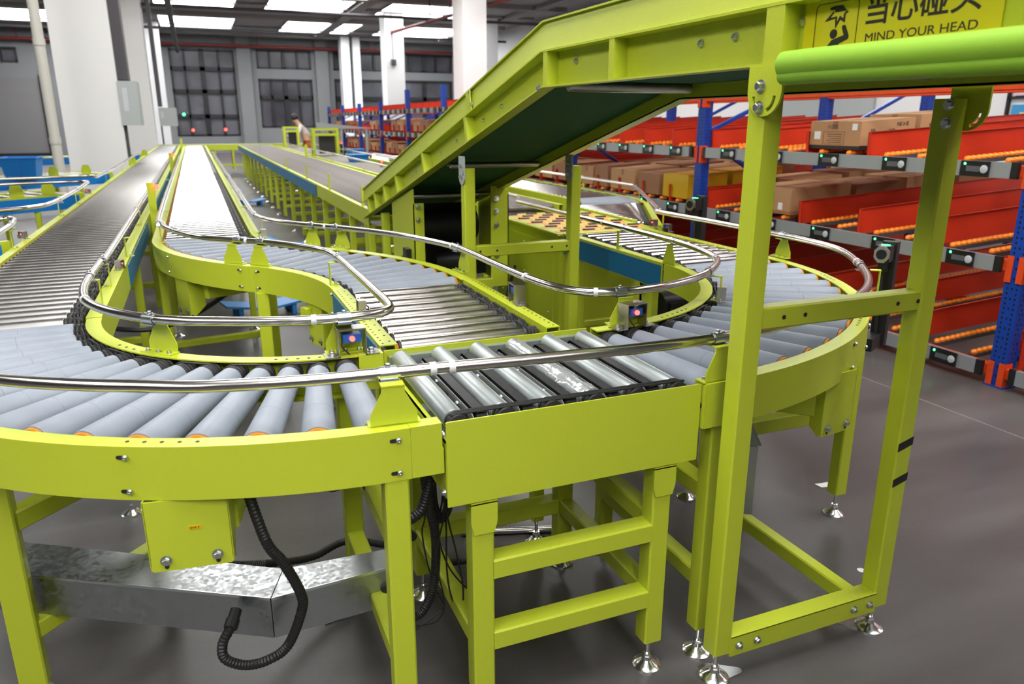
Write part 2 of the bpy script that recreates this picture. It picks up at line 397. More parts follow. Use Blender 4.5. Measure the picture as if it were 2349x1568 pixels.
def straight_rollers(root, x0, x1, ys, m, r=.025, z=.745, drive='right', detail=60, maxparts=100, capm=None, dcol=True, fdir=1):
    """x0, x1 inner faces of the frames"""
    dl = .062 if dcol else .012
    if drive == 'right': a, b = x0 + .02, x1 - dl
    else: a, b = x0 + dl, x1 - .02
    xc = (x0 + x1) / 2
    body = mesh('roller', B().lathe([(r * .8, 0), (r - .001, .0), (r, .001), (r, b - a - .001), (r - .001, b - a), (r * .8, b - a)], (a - xc, 0, 0), (1, 0, 0), 22), m)
    lo = mesh('roller', B().lathe([(r, 0), (r, b - a)], (a - xc, 0, 0), (1, 0, 0), 12), m)
    pr = [(.012, 0), (.022, .001)]
    for k in range(4): pr += [(.0235, .006 + k * .011), (.0235, .01 + k * .011), (.0195, .013 + k * .011)]
    pr += [(.012, .052)]
    cb = B(); eb = B()
    if drive == 'right':
        cb.lathe(pr, (b - xc, 0, 0), (1, 0, 0), 18); eb.lathe([(r * .9, -.006), (r * .9, 0)], (a - xc, 0, 0), (1, 0, 0), 16)
        ee = B().lathe([(.014, -.014), (.016, -.0065)], (a - xc, 0, 0), (1, 0, 0), 14)
    else:
        cb.lathe(pr, (a - xc, 0, 0), (-1, 0, 0), 18); eb.lathe([(r * .9, 0), (r * .9, .006)], (b - xc, 0, 0), (1, 0, 0), 16)
        ee = B().lathe([(.016, .0065), (.014, .014)], (b - xc, 0, 0), (1, 0, 0), 14)
    eb2 = mesh('end_cap', eb, BLACK); ce = mesh('drive_collar', cb, BLACK); em = mesh('bearing', ee, capm or REDCAP)
    for i, y in enumerate(ys[:maxparts]):
        o = inst('roller', body if i < detail else lo, root, (xc, y, z))
        if i < detail:
            inst('end_cap', eb2, o, (0, 0, 0), world=False)
            if dcol: inst('drive_collar', ce, o, (0, 0, 0), world=False)
            inst('bearing', em, o, (0, 0, 0), world=False)
    if len(ys) > maxparts:
        bb = B()
        for y in ys[maxparts:]: bb.lathe([(r, 0), (r, b - a)], (a, y, z), (1, 0, 0), 12)
        part('roller', bb, m, root, kind='stuff')
    if dcol and detail:   # poly-v belts joining neighbours, and a dark belt strip further off
        xm = (b + .026) if drive == 'right' else (a - .026)
        me = []
        d = abs(ys[1] - ys[0])
        for off in (-.011, .011):
            p = [V((xm - xc + off, -math.sin(PI * k / 8) * .0225 * 1, math.cos(PI * k / 8) * .0225)) for k in range(9)] + [V((xm - xc + off, d + math.sin(PI * k / 8) * .0225, -math.cos(PI * k / 8) * .0225)) for k in range(9)]
            me.append(mesh('drive_belt', B().tube(p, .003, 6, closed=True), BLACK))
        for i in range(min(len(ys) - 1, detail)): inst('drive_belt', me[i % 2], root, (xc, min(ys[i], ys[i + 1]), z))
        if len(ys) > detail: part('drive_belt', B().box(xm - .022, xm + .022, ys[detail], ys[-1], z - .02, z + .016), BLACK, root, kind='stuff')
def stand(root, x0, x1, y, ztop, bars=(.25,), w=.04, foot=True):
    for x in (x0, x1): leg(root, x, y, ztop, w=w, d=w, foot=foot)
    for z in bars: part('crossbar', B().beam((x0 + w / 2 - .002, y, z), (x1 - w / 2 + .002, y, z), w * .9, w * .9), LIME, root)
def perf_holes(frame, x, ys):
    b = B()
    for y in ys:
        b.lathe([(.0035, 0), (.0035, .0006)], (x, y, ZF), (0, 0, 1), 8)
    part('hole', b, BLACK, frame)

# --- near left curve ------------------------------------------------------
LC = (.335, 2.56)
root, fo, fi = curve_conveyor('curved_roller_conveyor', 'lime quarter turn conveyor with grey tapered rollers left of the transfer table', LC, .655, 1.213, PI, PI * 1.5, 16)
LROOT = root
part('end_plate', B().box(.3355, .40, 1.3472, 1.385, ZF - .0035, ZF + .0004).box(.3355, .40, 1.3472, 1.3507, ZF - .1098, ZF - .0035), LIME, root)
part('end_plate', B().box(.3355, .40, 1.863, 1.905, ZF - .0035, ZF + .0004).box(.3355, .40, 1.90, 1.905, ZF - .11, ZF - .0035).box(.3355, .40, 1.863, 1.866, ZF - .06, ZF - .0035), LIME, root)
part('end_plate', B().box(.3995, .403, 1.348, 1.90, ZF - .11, ZF - .055), LIME, root)
arc_marks(fo, LC, 1.213, (.748, .678), [PI * 1.5 - .43 - .01, PI * 1.5 - .02])
top_holes(fo, LC, 1.19, [PI * 1.5 - .445 + .028 * k for k in range(5)])
top_holes(fi, LC, .68, [PI * 1.5 - .30 + .04 * k for k in range(5)] + [PI + .55 + .05 * k for k in range(5)])
a = PI * 1.5 - .36
g = motor_guard(root, (LC[0] + 1.205 * math.cos(a), LC[1] + 1.205 * math.sin(a), ZF - .111), (math.cos(a) * .35, -1, 0), .152, .15)
STK = B().box(-.0135, .0135, -.0005, 0, -.0045, .0045)
gp = V((LC[0] + 1.205 * math.cos(a), LC[1] + 1.205 * math.sin(a), ZF - .111)); gd = V((math.cos(a) * .35, -1, 0)).normalized(); gu = V((0, 0, 1)).cross(gd)
part('label', B().obox(gp + gu * .012 + V((0, 0, -.062)) + gd * .0008, gu, (0, 0, 1), gd, .023, .0075, .0008), LABEL, g, 'small orange code label')
leg(root, -.50, 1.86, .66, w=.06, d=.045, zbot=.03); leg(root, .305, 1.372, .66, w=.05, d=.045); leg(root, .305, 1.93, .66, w=.05, d=.045); leg(root, -.20, 2.18, .66, w=.045, d=.045)
for z in (.5, .2):
    part('crossbar', B().beam((-.485, 1.875, z - (.035 if z > .3 else .028)), (-.215, 2.165, z - (.035 if z > .3 else .028)), .045, .05 if z > .3 else .045), LIME, root)
    part('crossbar', B().beam((.305, 1.39, z + .02), (.305, 1.91, z + .02), .045, .045), LIME, root)
part('crossbar', B().beam((-.012, 1.50, .585), (.10, 1.93, .61), .03, .085), LIME, root)

# --- right curve ----------------------------------------------------------
RC = (1.0, 2.68)
root, fo, fi = curve_conveyor('curved_roller_conveyor', 'lime quarter turn conveyor with grey tapered rollers right of the transfer table', RC, .80, 1.345, PI * 1.5 + .025, PI * 2, 16)
RROOT = root
part('end_plate', B().box(1.030, 1.033, 1.3365, 1.376, ZF - .11, ZF - .003), LIME, root)
minst('hole', HOLEM, fo, axisM((1.0295, 1.355, .715), (-1, 0, 0)) @ Matrix.Scale(2.4, 4))
arc_marks(fo, RC, 1.345, (.748, .678), [PI * 1.5 + .12, PI * 1.5 + .52, PI * 1.5 + .70])
top_holes(fo, RC, 1.322, [PI * 1.5 + .62 + .022 * k for k in range(5)] + [PI * 2 - .42 + .022 * k for k in range(5)])
top_holes(fi, RC, .825, [PI * 1.5 + .35 + .035 * k for k in range(6)])
a = PI * 1.5 + .455
motor_guard(root, (RC[0] + 1.347 * math.cos(a), RC[1] + 1.347 * math.sin(a), ZF - .085), (math.cos(a) * .35, -1, 0), .13, .18, dp=.04)
leg(root, 1.093, 1.372, .66, w=.05, d=.045); leg(root, 1.10, 1.90, .66, w=.045, d=.045); leg(root, 1.985, 1.795, .66, w=.05, d=.045); leg(root, 1.57, 2.10, .66, w=.045, d=.045); leg(root, 2.30, 2.62, .66, w=.045, d=.045)
for z in (.47, .22): part('crossbar', B().beam((1.095, 1.39, z), (1.10, 1.885, z), .045, .045), LIME, root)
part('crossbar', B().beam((1.965, 1.795, .40), (1.56, 1.80, .40), .045, .05), LIME, root); part('crossbar', B().beam((1.57, 1.80, .40), (1.57, 2.09, .40), .045, .05), LIME, root)
part('crossbar', B().beam((1.545, 1.50, .60), (1.22, 1.84, .60), .05, .085), LIME, root)
motor_guard(root, (1.57, 1.985, ZF - .111), (-.6, .75, 0), .12, .16)

# --- s-curve : two 45 degree pieces ----------------------------------------
C1 = (1.133, 4.27)
root, fo, fi = curve_conveyor('curved_roller_conveyor', 'upper half of the grey roller s-bend, joining the bright white roller line', C1, .855, 1.385, PI, PI * 1.25, 10)
arc_marks(fo, C1, 1.385, (.75, .68), [PI * 1.25 - .03, PI + .35])
a = PI + .42
motor_guard(root, (C1[0] + 1.375 * math.cos(a), C1[1] + 1.375 * math.sin(a), ZF - .111), (math.cos(a), math.sin(a), 0), .13, .17)
leg(root, -.215, 4.08, .66, w=.04, d=.04); leg(root, .305, 4.15, .66, w=.04, d=.04)
part('crossbar', B().beam((-.20, 4.08, .25), (.29, 4.15, .25), .035, .035), LIME, root)
part('crossbar', B().beam((-.02, 3.60, .61), (.42, 3.82, .61), .04, .06), LIME, root)
C2 = (-.45, 2.69)
root, fo, fi = curve_conveyor('curved_roller_conveyor', 'lower half of the grey roller s-bend, joining the polished steel rollers', C2, .855, 1.385, 0, PI * .25, 10)
arc_marks(fi, C2, .855, (.75, .68), [PI * .25 - .05, .02], -1)
a = .33
motor_guard(root, (C2[0] + .87 * math.cos(a), C2[1] + .87 * math.sin(a), ZF - .111), (-math.cos(a), -math.sin(a), 0), .12, .17)
leg(root, .20, 3.26, .66, w=.05, d=.045); leg(root, .50, 3.55, .66, w=.045, d=.045)
part('crossbar', B().beam((.21, 3.28, .25), (.49, 3.54, .25), .04, .04), LIME, root)
part('crossbar', B().beam((.33, 3.0, .61), (.72, 3.18, .61), .04, .06), LIME, root)

# --- straight of polished steel rollers feeding the transfer -----------------
root = thing('straight_roller_conveyor', 'short straight conveyor with polished steel rollers directly behind the transfer table', 'conveyor', (.67, 2.3, 0))
f1 = straight_frame(root, .405, 1.93, 2.69, 1, panel=BLUE, py=(1.94, 2.68)); f2 = straight_frame(root, .945, 1.93, 2.69, -1, panel=BLUE, py=(1.94, 2.68))
perf_holes(f1, .418, [1.95 + .031 * k for k in range(24)]); perf_holes(f1, .44, [1.965 + .062 * k for k in range(12)])
perf_holes(f2, .932, [1.95 + .031 * k for k in range(24)])
straight_rollers(root, .45, .90, [1.968 + .0815 * k for k in range(9)], STEEL)
part('slot_block', B().box(.452, .456, 1.94, 2.69, .735, .768), LIME, root)
stand(root, .43, .965 - .045, 2.03, .655, (.4,)); stand(root, .43, .92, 2.62, .655, (.3,))

# --- bright conveyor running into the hall ----------------------------------
root = thing('straight_roller_conveyor', 'long straight conveyor whose rollers shine white, running far into the hall', 'conveyor', (.013, 13, 0))
f1 = straight_frame(root, -.252, 4.275, 21.2, 1); f2 = straight_frame(root, .278, 4.275, 21.2, -1)
straight_rollers(root, -.207, .233, [4.32 + .08 * k for k in range(210)], BRIGHT, detail=70, r=.027)
for y in [5.2 + 1.6 * k for k in range(10)]: stand(root, -.225, .25, y, .655, (.28,))
# --- grey conveyor on the left ------------------------------------------------
root = thing('straight_roller_conveyor', 'long straight conveyor with dull grey steel rollers along the white pillars', 'conveyor', (-.6, 12, 0))
f1 = straight_frame(root, -.862, 2.57, 22.0, 1, w=.04); f2 = straight_frame(root, -.322, 2.57, 22.0, -1, panel=None)
part('side_panel', B().box(-.322, -.3185, 3.6, 5.2, .66, .755).box(-.322, -.3185, 6.2, 11, .66, .755), BLUE, root)
straight_rollers(root, -.823, -.367, [2.60 + .075 * k for k in range(256)], DULL, detail=70)
for y in [2.75 + 1.5 * k for k in range(12)]: stand(root, -.84, -.345, y, .655, (.25, .55))
# --- short conveyor behind the right curve ------------------------------------
root = thing('straight_roller_conveyor', 'short conveyor with bright rollers and blue panel between sorter and right quarter turn', 'conveyor', (2.06, 3.1, 0))
f1 = straight_frame(root, 1.80, 2.69, 3.66, 1, panel=BLUE, py=(2.70, 3.64)); f2 = straight_frame(root, 2.345, 2.69, 3.66, -1)
perf_holes(f2, 2.32, [2.72 + .04 * k for k in range(23)])
straight_rollers(root, 1.845, 2.30, [2.73 + .078 * k for k in range(12)], BRIGHT, drive='left', r=.027)
stand(root, 1.83, 2.31, 2.8, .655, (.3,)); stand(root, 1.83, 2.31, 3.5, .655, (.3,))
part('cross_panel', B().box(1.95, 2.05, 3.08, 3.10, .3, .655).box(1.95, 1.97, 3.0, 3.10, .3, .655), LIME, root)
part('drive_motor', B().cyl((2.0, 3.0, .5), (2.25, 3.0, .5), .06, n=20).box(2.02, 2.1, 2.93, 3.07, .38, .52), BLACKM, root)

# --- wheel sorter -------------------------------------------------------------
root = thing('wheel_sorter', 'lime cabinet of the diverter with rows of black wheels on its top', 'sorter', (2.1, 4.0, 0))
cb = B().box(1.79, 2.41, 3.68, 4.62, .12, .755)
part('cabinet', cb, LIME, root)
part('top_plate', B().box(1.775, 2.42, 3.67, 4.63, .755, .765), LIME, root)
pl = B()
for i in range(5):
    for j in range(6):
        pass
wm = mesh('wheel', B().lathe([(.015, -.036), (.019, -.034), (.019, .034), (.015, .036)], (0, 0, 0), (1, 0, 0), 14), BLACK)
pm = mesh('wheel_plate', B().prism([(.066 * math.cos(2 * PI * k / 20), .048 * math.sin(2 * PI * k / 20)) for k in range(20)], (0, 0, 0), (1, 0, 0), (0, 1, 0), (0, 0, 1), .002), mat('peach_plate', srgb(236, 160, 74), .5))
for j in range(9):
    for i in range(4):
        x = 1.865 + .14 * i + (.07 if j % 2 else 0); y = 3.75 + .10 * j
        p = inst('wheel_plate', pm, root, (x, y, .765)); inst('wheel', wm, p, (0, 0, -.009), world=False)
part('access_panel', B().box(1.786, 1.79, 3.75, 4.55, .2, .70), LIME, root)
for y in (3.8, 4.15, 4.5):
    for z in (.3, .48, .66): minst('screw', SCREWM, root, axisM((1.785, y, z), (-1, 0, 0)))
for x in (1.83, 2.37):
    for y in (3.72, 4.58): leg(root, x, y, .13, zbot=.07)
# --- diagonal conveyor behind the sorter and its curve --------------------------
DD = V((.48, .877, 0)); DN = V((.877, -.48, 0))
root = thing('diagonal_roller_conveyor', 'slanting conveyor with bright rollers just behind the wheel sorter', 'conveyor', (2.5, 4.6, 0))
p0 = V((2.475, 3.76, 0)); p1 = p0 + DD * 1.3
prof = [(-.02, .655), (.02, .655), (.02, .77), (-.02, .77)]
part('side_frame', B().sweep(prof, [p0, p1]), LIME, root); part('side_frame', B().sweep(prof, [(2.46, 4.0, 0), (2.49, 4.92, 0)]), LIME, root)
for k in range(14):
    y = 3.93 + .073 * k; xa = 2.445 + .03 * max(0, (y - 4) / .9) + .022; xb = p0.x + (y - p0.y) * DD.x / DD.y - .10
    if xb - xa > .02:
        r = inst('roller', mesh('roller', B().lathe([(.026, 0), (.027, .002), (.027, xb - xa - .002), (.026, xb - xa)], (0, 0, 0), (1, 0, 0), 18), BRIGHT), root, (xa, y, .745))
        inst('drive_collar', mesh('drive_collar', B().lathe([(.02, 0), (.024, .004), (.02, .012), (.024, .02), (.02, .028), (.024, .036), (.018, .05)], (xb - xa, 0, 0), (1, 0, 0), 14), BLACK), r, (0, 0, 0), world=False)
for q in (p0 + DD * .2, p0 + DD * 1.1): leg(root, q.x, q.y, .655, w=.04, d=.04)
AC = (3.1 - 1.1 + .02, 5.42)
CC = (p1.x - DN.x * 1.12, p1.y - DN.y * 1.12)
root, fo, fi = curve_conveyor('curved_roller_conveyor', 'small grey roller bend just beyond the slanting conveyor', CC, .56, 1.12, -math.radians(28.7), 0, 6)
XR = CC[0] + 1.12
root = thing('straight_roller_conveyor', 'long straight conveyor with bright rollers beside the racks', 'conveyor', (XR - .28, 9, 0))
straight_frame(root, XR - .56, CC[1], 15, 1); straight_frame(root, XR, CC[1], 15, -1)
straight_rollers(root, XR - .515, XR - .045, [CC[1] + .05 + .08 * k for k in range(115)], BRIGHT, detail=30)
for y in (5.6, 7.4, 9.2, 11, 12.8): stand(root, XR - .53, XR - .03, y, .655, (.3,))
# --- dark belt line and its neighbour --------------------------------------------
root = thing('straight_roller_conveyor', 'wide dark grey roller line that the lime incline rises from', 'conveyor', (1.46, 12, 0))
straight_frame(root, 1.06, 5.2, 21.5, 1, w=.04); straight_frame(root, 1.86, 5.2, 21.5, -1, w=.04)
part('side_panel', B().box(1.052, 1.056, 7.6, 21.4, .645, .758), BLUE, root)
DARKR = mat('dull_dark_rollers', (.20, .18, .17), .5, .6, var=.2, vscale=20)
straight_rollers(root, 1.10, 1.82, [5.3 + .085 * k for k in range(190)], DARKR, detail=20, dcol=False)
for k, y in enumerate([5.35, 5.95, 6.6, 7.3, 8.1] + [9 + 1.0 * k for k in range(12)]): stand(root, 1.085, 1.83, y, .655, (.22,) if k > 3 else (.2, .45), w=.045)
for y in (5.45, 6.9, 8.4, 10.2): part('rail_post', B().box(1.07, 1.085, y, y + .02, .77, .91), LIME, root)
root = thing('straight_roller_conveyor', 'second dark roller line with side rails, right of the wide dark line', 'conveyor', (2.2, 12, 0))
straight_frame(root, 1.93, 5.0, 20.5, 1, w=.04); straight_frame(root, 2.46, 5.0, 20.5, -1, w=.04)
straight_rollers(root, 1.97, 2.42, [5.1 + .085 * k for k in range(180)], DARKR, detail=10, dcol=False)
for y in (5.3, 6.8, 8.3, 10, 12, 14, 16): stand(root, 1.95, 2.44, y, .655, (.3,))
# --- far cross conveyor -----------------------------------------------------------
root = thing('cross_roller_conveyor', 'lime conveyor crossing the hall in front of the big far window', 'conveyor', (.9, 21.9, 0))
b = B().box(-.9, 3.0, 22.2, 22.26, .62, .77).box(-.9, 3.0, 22.76, 22.82, .62, .77)
part('side_frame', b, LIME, root)
part('roller', B().box(-.9, 3.0, 22.26, 22.76, .7, .765), DULL, root, kind='stuff')
for x in (-.6, .5, .95, 1.35, 2.0, 2.7):
    leg(root, x, 22.23, .63, w=.05, d=.05, foot=False); leg(root, x, 22.79, .63, w=.05, d=.05, foot=False)
part('crossbar', B().box(.5, 2.7, 22.2, 22.26, .2, .25), LIME, root)
# ---------------------------------------------------------------- transfer table
root = thing('transfer_table', 'transfer table with zinc rollers between black belts and a plain lime front plate', 'transfer table', (.715, 1.6, 0))
b = B(); X0, X1, Y0 = .408, 1.025, 1.345
b.prism([(X0, .58), (X1, .58), (X1, .768), (X1 - .003, .770), (X0 + .003, .770), (X0, .768)], (0, Y0, 0), (1, 0, 0), (0, 0, 1), (0, 1, 0), .004)
part('front_plate', b, LIME, root)
part('back_plate', B().box(X0, X1 - .01, 1.895, 1.90, .60, .765), LIME, root)
part('back_channel', B().box(X0 + .01, X1 - .02, 1.872, 1.894, .71, .752), ZINC, root)
part('end_plate', B().box(X0 - .001, X0 + .003, Y0 + .004, 1.895, .60, .725).box(X0 - .001, X0 + .012, Y0 + .004, 1.895, .722, .725), LIME, root)
part('end_plate', B().box(X1 - .014, X1 - .01, Y0 + .02, 1.895, .60, .735), LIME, root)
for z in (.74, .61): minst('screw', SCREWM, root, axisM((X0 - .0015, Y0 + .012, z), (-1, 0, 0)) @ Matrix.Scale(1.3, 4))
part('base_tray', B().box(X0 + .01, X1 - .02, Y0 + .02, 1.885, .60, .604), GREYBOX, root)
rl = mesh('roller', B().lathe([(.02, 0), (.0235, .001), (.0245, .003), (.0245, .455), (.0235, .457), (.02, .458)], (0, 0, 0), (0, 1, 0), 28), ZINC)
pr = [(.012, 0), (.0225, .001)]
for k in range(3): pr += [(.024, .004 + k * .01), (.024, .008 + k * .01), (.020, .0105 + k * .01)]
pr += [(.0235, .034), (.012, .036)]
cm = mesh('drive_collar', B().lathe(pr, (0, 0, 0), (0, -1, 0), 22), BLACK)
xs = [.445 + .1075 * k for k in range(6)]
for i, x in enumerate(xs):
    r = inst('roller', rl, root, (x, 1.405, .7475)); inst('drive_collar', cm, r, (0, 0, 0), world=False)
    if i == 3:
        fb = B(); n = 20; rows = 26
        vs = []
        for k in range(rows + 1):
            for j in range(n):
                a = 2 * PI * j / n; rr = .0262 + .0022 * math.sin(k * 1.7 + 3 * a) * random.random() + (.006 * random.random() if 6 < k < 10 or k < 3 else 0)
                vs.append((x + rr * math.cos(a), 1.405 + .0165 * k, .7475 + rr * math.sin(a)))
        fb.add(vs, [(k * n + j, k * n + (j + 1) % n, (k + 1) * n + (j + 1) % n, (k + 1) * n + j) for k in range(rows) for j in range(n)])
        part('stretch_film', fb, FILM, r, 'loose clear film wrapped on the roller')
for i in range(5):   # belts between rollers: channel pair, belt, pulleys
    x = xs[i] + .063
    c = B()
    for s in (-1, 1):
        xx = x + (s * .0165) - .001
        c.plate([[(1.40, .69), (1.84, .69), (1.84, .735), (1.82, .75), (1.43, .75), (1.40, .735)]] + [[(yy + .014 * math.cos(-2 * PI * k / 14), .724 + .012 * math.sin(-2 * PI * k / 14)) for k in range(14)] for yy in (1.46, 1.60, 1.76)], (xx, 0, 0), (0, 1, 0), (0, 0, 1), (1, 0, 0), .002)
    ch = part('belt_carrier', c, ALU, root)
    bl = B(); pth = []
    yA, yB, zc, h = 1.42, 1.825, .728, .028
    for k in range(9):
        q = PI * .5 + PI * k / 8; pth.append((x, yA - (.012 if k in (0, 8) else 0) + math.cos(q) * .018, zc + math.sin(q) * h))
    for k in range(9):
        q = -PI * .5 + PI * k / 8; pth.append((x, yB + math.cos(q) * .018, zc + math.sin(q) * h))
    bl.sweep([(-.016, -.002), (.016, -.002), (.016, .002), (-.016, .002)], pth, up=(1, 0, 0), closed=True) if False else None
    n = len(pth); vs = []
    for (px, py, pz) in pth:
        for s in (-1, 1): vs.append((px + s * .0125, py, pz))
    bl.add(vs, [(2 * k, 2 * k + 1, (2 * k + 3) % (2 * n), (2 * k + 2) % (2 * n)) for k in range(n)])
    bb = part('belt', bl, BLACK, root)
    part('belt_guide', B().box(x - .011, x + .011, 1.44, 1.81, .738, .7515), BLACKM, bb)
    for yy in (1.52, 1.68, 1.80): minst('screw', SCREWM, ch, axisM((x - .0178, yy, .738), (-1, 0, 0)))
    for yy in (1.43, 1.82): part('spacer', B().box(x - .05, x + .03, yy, yy + .018, .70, .706), ZINC, ch)
part('drive_belt', B().tube([(.43, 1.380, .770)] + [(xs[i], 1.38, .7718) for i in range(6)] + [(1.0, 1.38, .770)], .0032, 8).tube([(.43, 1.39, .766)] + [(xs[i], 1.392, .7715) for i in range(6)] + [(1.0, 1.39, .766)], .0032, 8), BLACK, root)
for x in (.489, .942):
    l = leg(root, x, 1.378, .60); leg(root, x, 1.885, .60)
    c = B(); P = [(-.030, .002), (-.030, -.045), (-.023, -.072), (.023, -.072), (.030, -.045), (.030, .002)]
    c.prism(P, (x, 1.3505, .572), (1, 0, 0), (0, 0, 1), (0, -1, 0), .004); c.box(x - .03, x + .03, 1.3465, 1.405, .571, .577)
    part('mounting_clip', c, LIME, root)
for y in (1.378, 1.885):
    for z in (.40, .215): part('crossbar', B().beam((.512, y, z), (.919, y, z), .05, .05), LIME, root)
for x in (.489, .942): part('crossbar', B().beam((x, 1.40, .215), (x, 1.86, .215), .045, .045), LIME, root)
part('crossbar', B().beam((.942, 1.40, .42), (.942, 1.86, .42), .045, .045), LIME, root)

# ---------------------------------------------------------------- guard rails
ZR = .868
def rail_bracket(parent, p, d, wide=.094, narrow=.046, strip=False):
    """p on frame top; d = unit direction from bracket towards the rollers (the flanges point that way)"""
    d = V((d[0], d[1], 0)).normalized(); u = V((0, 0, 1)).cross(d); p = V(p)
    h = .083
    if strip: wide = narrow = .022
    b = B().prism([(-wide / 2, 0), (-wide / 2, h * .3), (-narrow / 2, h * .85), (-narrow / 2, h), (narrow / 2, h), (narrow / 2, h * .85), (wide / 2, h * .3), (wide / 2, 0)], p, u, (0, 0, 1), d, .003)
    b.obox(p + d * .016 + V((0, 0, .0018)), u, d, (0, 0, 1), wide * 1.1, .032, .0036)
    b.obox(p + d * .016 + V((0, 0, h)), u, d, (0, 0, 1), narrow, .035, .0032)
    o = part('rail_bracket', b, LIME, parent)
    for s in ((-1, 0, 1) if not strip else (0,)): minst('bolt', BOLTM, o, axisM(p + u * (s * wide * .38) + d * .02 + V((0, 0, .004)), (0, 0, 1)) @ Matrix.Scale(.8, 4))
    return p + d * .022 + V((0, 0, h))
def rail_clamp(parent, q, tdir):
    """saddle clamp round the rail at q, along tdir"""
    t = V((tdir[0], tdir[1], 0)).normalized(); s = V((0, 0, 1)).cross(t); q = V(q)
    b = B(); n = 14; prof = []
    for k in range(n + 1):
        a = -PI * .35 + PI * 1.3 * k / n; prof.append((.0150 * math.cos(a), .0150 * math.sin(a)))
    for k in range(n, -1, -1):
        a = -PI * .35 + PI * 1.3 * k / n; prof.append((.0132 * math.cos(a), .0132 * math.sin(a)))
    b.sweep(prof, [q - t * .017, q + t * .017]); b.obox(q + V((0, 0, -.0135)), t, s, (0, 0, 1), .038, .03, .0022)
    o = part('rail_clamp', b, BOLT, parent)
    minst('bolt', BOLTM, o, axisM(q + s * .0 + V((0, 0, .0125)), (0, 0, 1)) @ Matrix.Scale(.95, 4))
def rail_tie(parent, q, tdir):
    t = V((tdir[0], tdir[1], 0)).normalized()
    part('joint_ring', B().cyl(V(q) - t * .0065, V(q) + t * .0065, .0138, n=18), NYLON, parent)
def guard_rail(label, pts, brackets, ties=(), z=ZR, sm=8, ends=True):
    pth = smooth_path([(x, y, z) for x, y in pts], sm); m = pth[len(pth) // 2]
    root = thing('guard_rail', label, 'guard rail', (m.x, m.y, .77))
    part('rail_tube', B().tube(pth, .0125, 16), CHROME, root)
    def near(x, y):
        i = min(range(len(pth)), key=lambda k: (pth[k].x - x) ** 2 + (pth[k].y - y) ** 2)
        j = min(max(i, 1), len(pth) - 2); return pth[i], (pth[j + 1] - pth[j - 1])
    for br in brackets:
        x, y = br[0], br[1]; st = len(br) > 2
        q, t = near(x, y); d = V((0, 0, 1)).cross(t).normalized()
        if d.dot(V((q.x - x, q.y - y, 0))) < 0: d = -d
        rail_bracket(root, (x, y, .77), d, strip=st and br[2] == 's'); rail_clamp(root, q, t)
    for x, y in ties:
        q, t = near(x, y); rail_tie(root, q, t)
    return root
r1 = [(-.83, 2.3), (-.72, 2.03), (-.56, 1.80), (-.4, 1.66), (-.28, 1.58), (-.16, 1.52), (-.05, 1.47), (.07, 1.44), (.19, 1.42), (.31, 1.41), (.44, 1.40), (.66, 1.38), (.91, 1.365), (1.13, 1.375), (1.29, 1.40), (1.49, 1.46), (1.72, 1.57), (1.93, 1.73), (2.13, 1.96), (2.28, 2.25), (2.33, 2.48), (2.34, 2.74), (2.35, 3.14), (2.37, 3.58), (2.44, 3.72), (2.76, 4.36), (3.06, 4.98), (3.20, 5.4), (3.22, 6.81), (3.22, 12)]
r1[18:24] = [(2.13, 1.96), (2.30, 2.22), (2.36, 2.48), (2.37, 2.76), (2.37, 3.14), (2.36, 3.58)]
guard_rail('long polished guard rail passing in front over the transfer table and round both quarter turns', r1,
           [(.31, 1.372), (1.08, 1.345), (2.385, 2.62, 'w'), (2.17, 1.90, 's'), (2.41, 3.62, 's'), (3.1, 5.0, 's'), (3.25, 6.2, 's')], [(.40, 1.405), (1.13, 1.375), (.445, 1.40), (2.16, 2.0)])
r2 = [(-.345, 13), (-.345, 4.04), (-.355, 3.09), (-.36, 2.71), (-.35, 2.49), (-.32, 2.33), (-.24, 2.17), (-.12, 2.04), (.01, 1.97), (.15, 1.915), (.28, 1.89), (.38, 1.895), (.43, 1.925), (.448, 1.99), (.45, 2.16), (.45, 2.45), (.44, 2.89), (.37, 3.08), (.25, 3.26), (.11, 3.40), (-.02, 3.54), (-.13, 3.80), (-.19, 4.13), (-.215, 5.05), (-.215, 13)]
guard_rail('polished guard rail with sharp bent corner between left quarter turn and s-bend', r2,
           [(-.13, 2.10), (.31, 1.93), (.10, 3.37), (.20, 3.28), (.412, 2.78, 's'), (-.205, 4.12, 's'), (-.335, 2.75, 's'), (-.335, 3.05, 's'), (-.335, 3.75, 's'), (-.335, 4.9, 's'), (-.24, 5.6, 's'), (-.24, 7.5, 's')], [(.23, 1.90), (-.33, 2.36), (.16, 3.36)])
r3 = [(.27, 14), (.265, 6.68), (.262, 4.55), (.275, 4.20), (.33, 4.0), (.45, 3.80), (.60, 3.60), (.75, 3.36), (.85, 3.14), (.93, 2.84), (.94, 2.45), (.95, 2.16), (.99, 1.97), (1.10, 1.89), (1.29, 1.905), (1.47, 1.985), (1.63, 2.115), (1.745, 2.27), (1.81, 2.51), (1.83, 2.75), (1.84, 3.06), (1.84, 3.29), (1.84, 3.8), (1.84, 4.4)]
guard_rail('polished guard rail swinging from the bright rollers round inside the right quarter turn', r3,
           [(.295, 4.30, 's'), (.49, 3.77), (.61, 3.63), (.96, 2.85), (1.13, 1.87), (1.59, 2.02, 's'), (1.81, 2.66), (1.815, 3.1, 's'), (.295, 5.7, 's'), (.295, 7.4, 's')], [(.55, 3.67), (.92, 2.87), (.95, 2.2), (1.05, 1.91), (1.72, 2.24), (1.84, 3.3)])
guard_rail('guard rail along the right side of the dark second line', [(2.44, 6), (2.44, 18)], [(2.47, 6.6, 's'), (2.47, 8.5, 's'), (2.47, 10.5, 's'), (2.47, 13, 's')], z=.88)
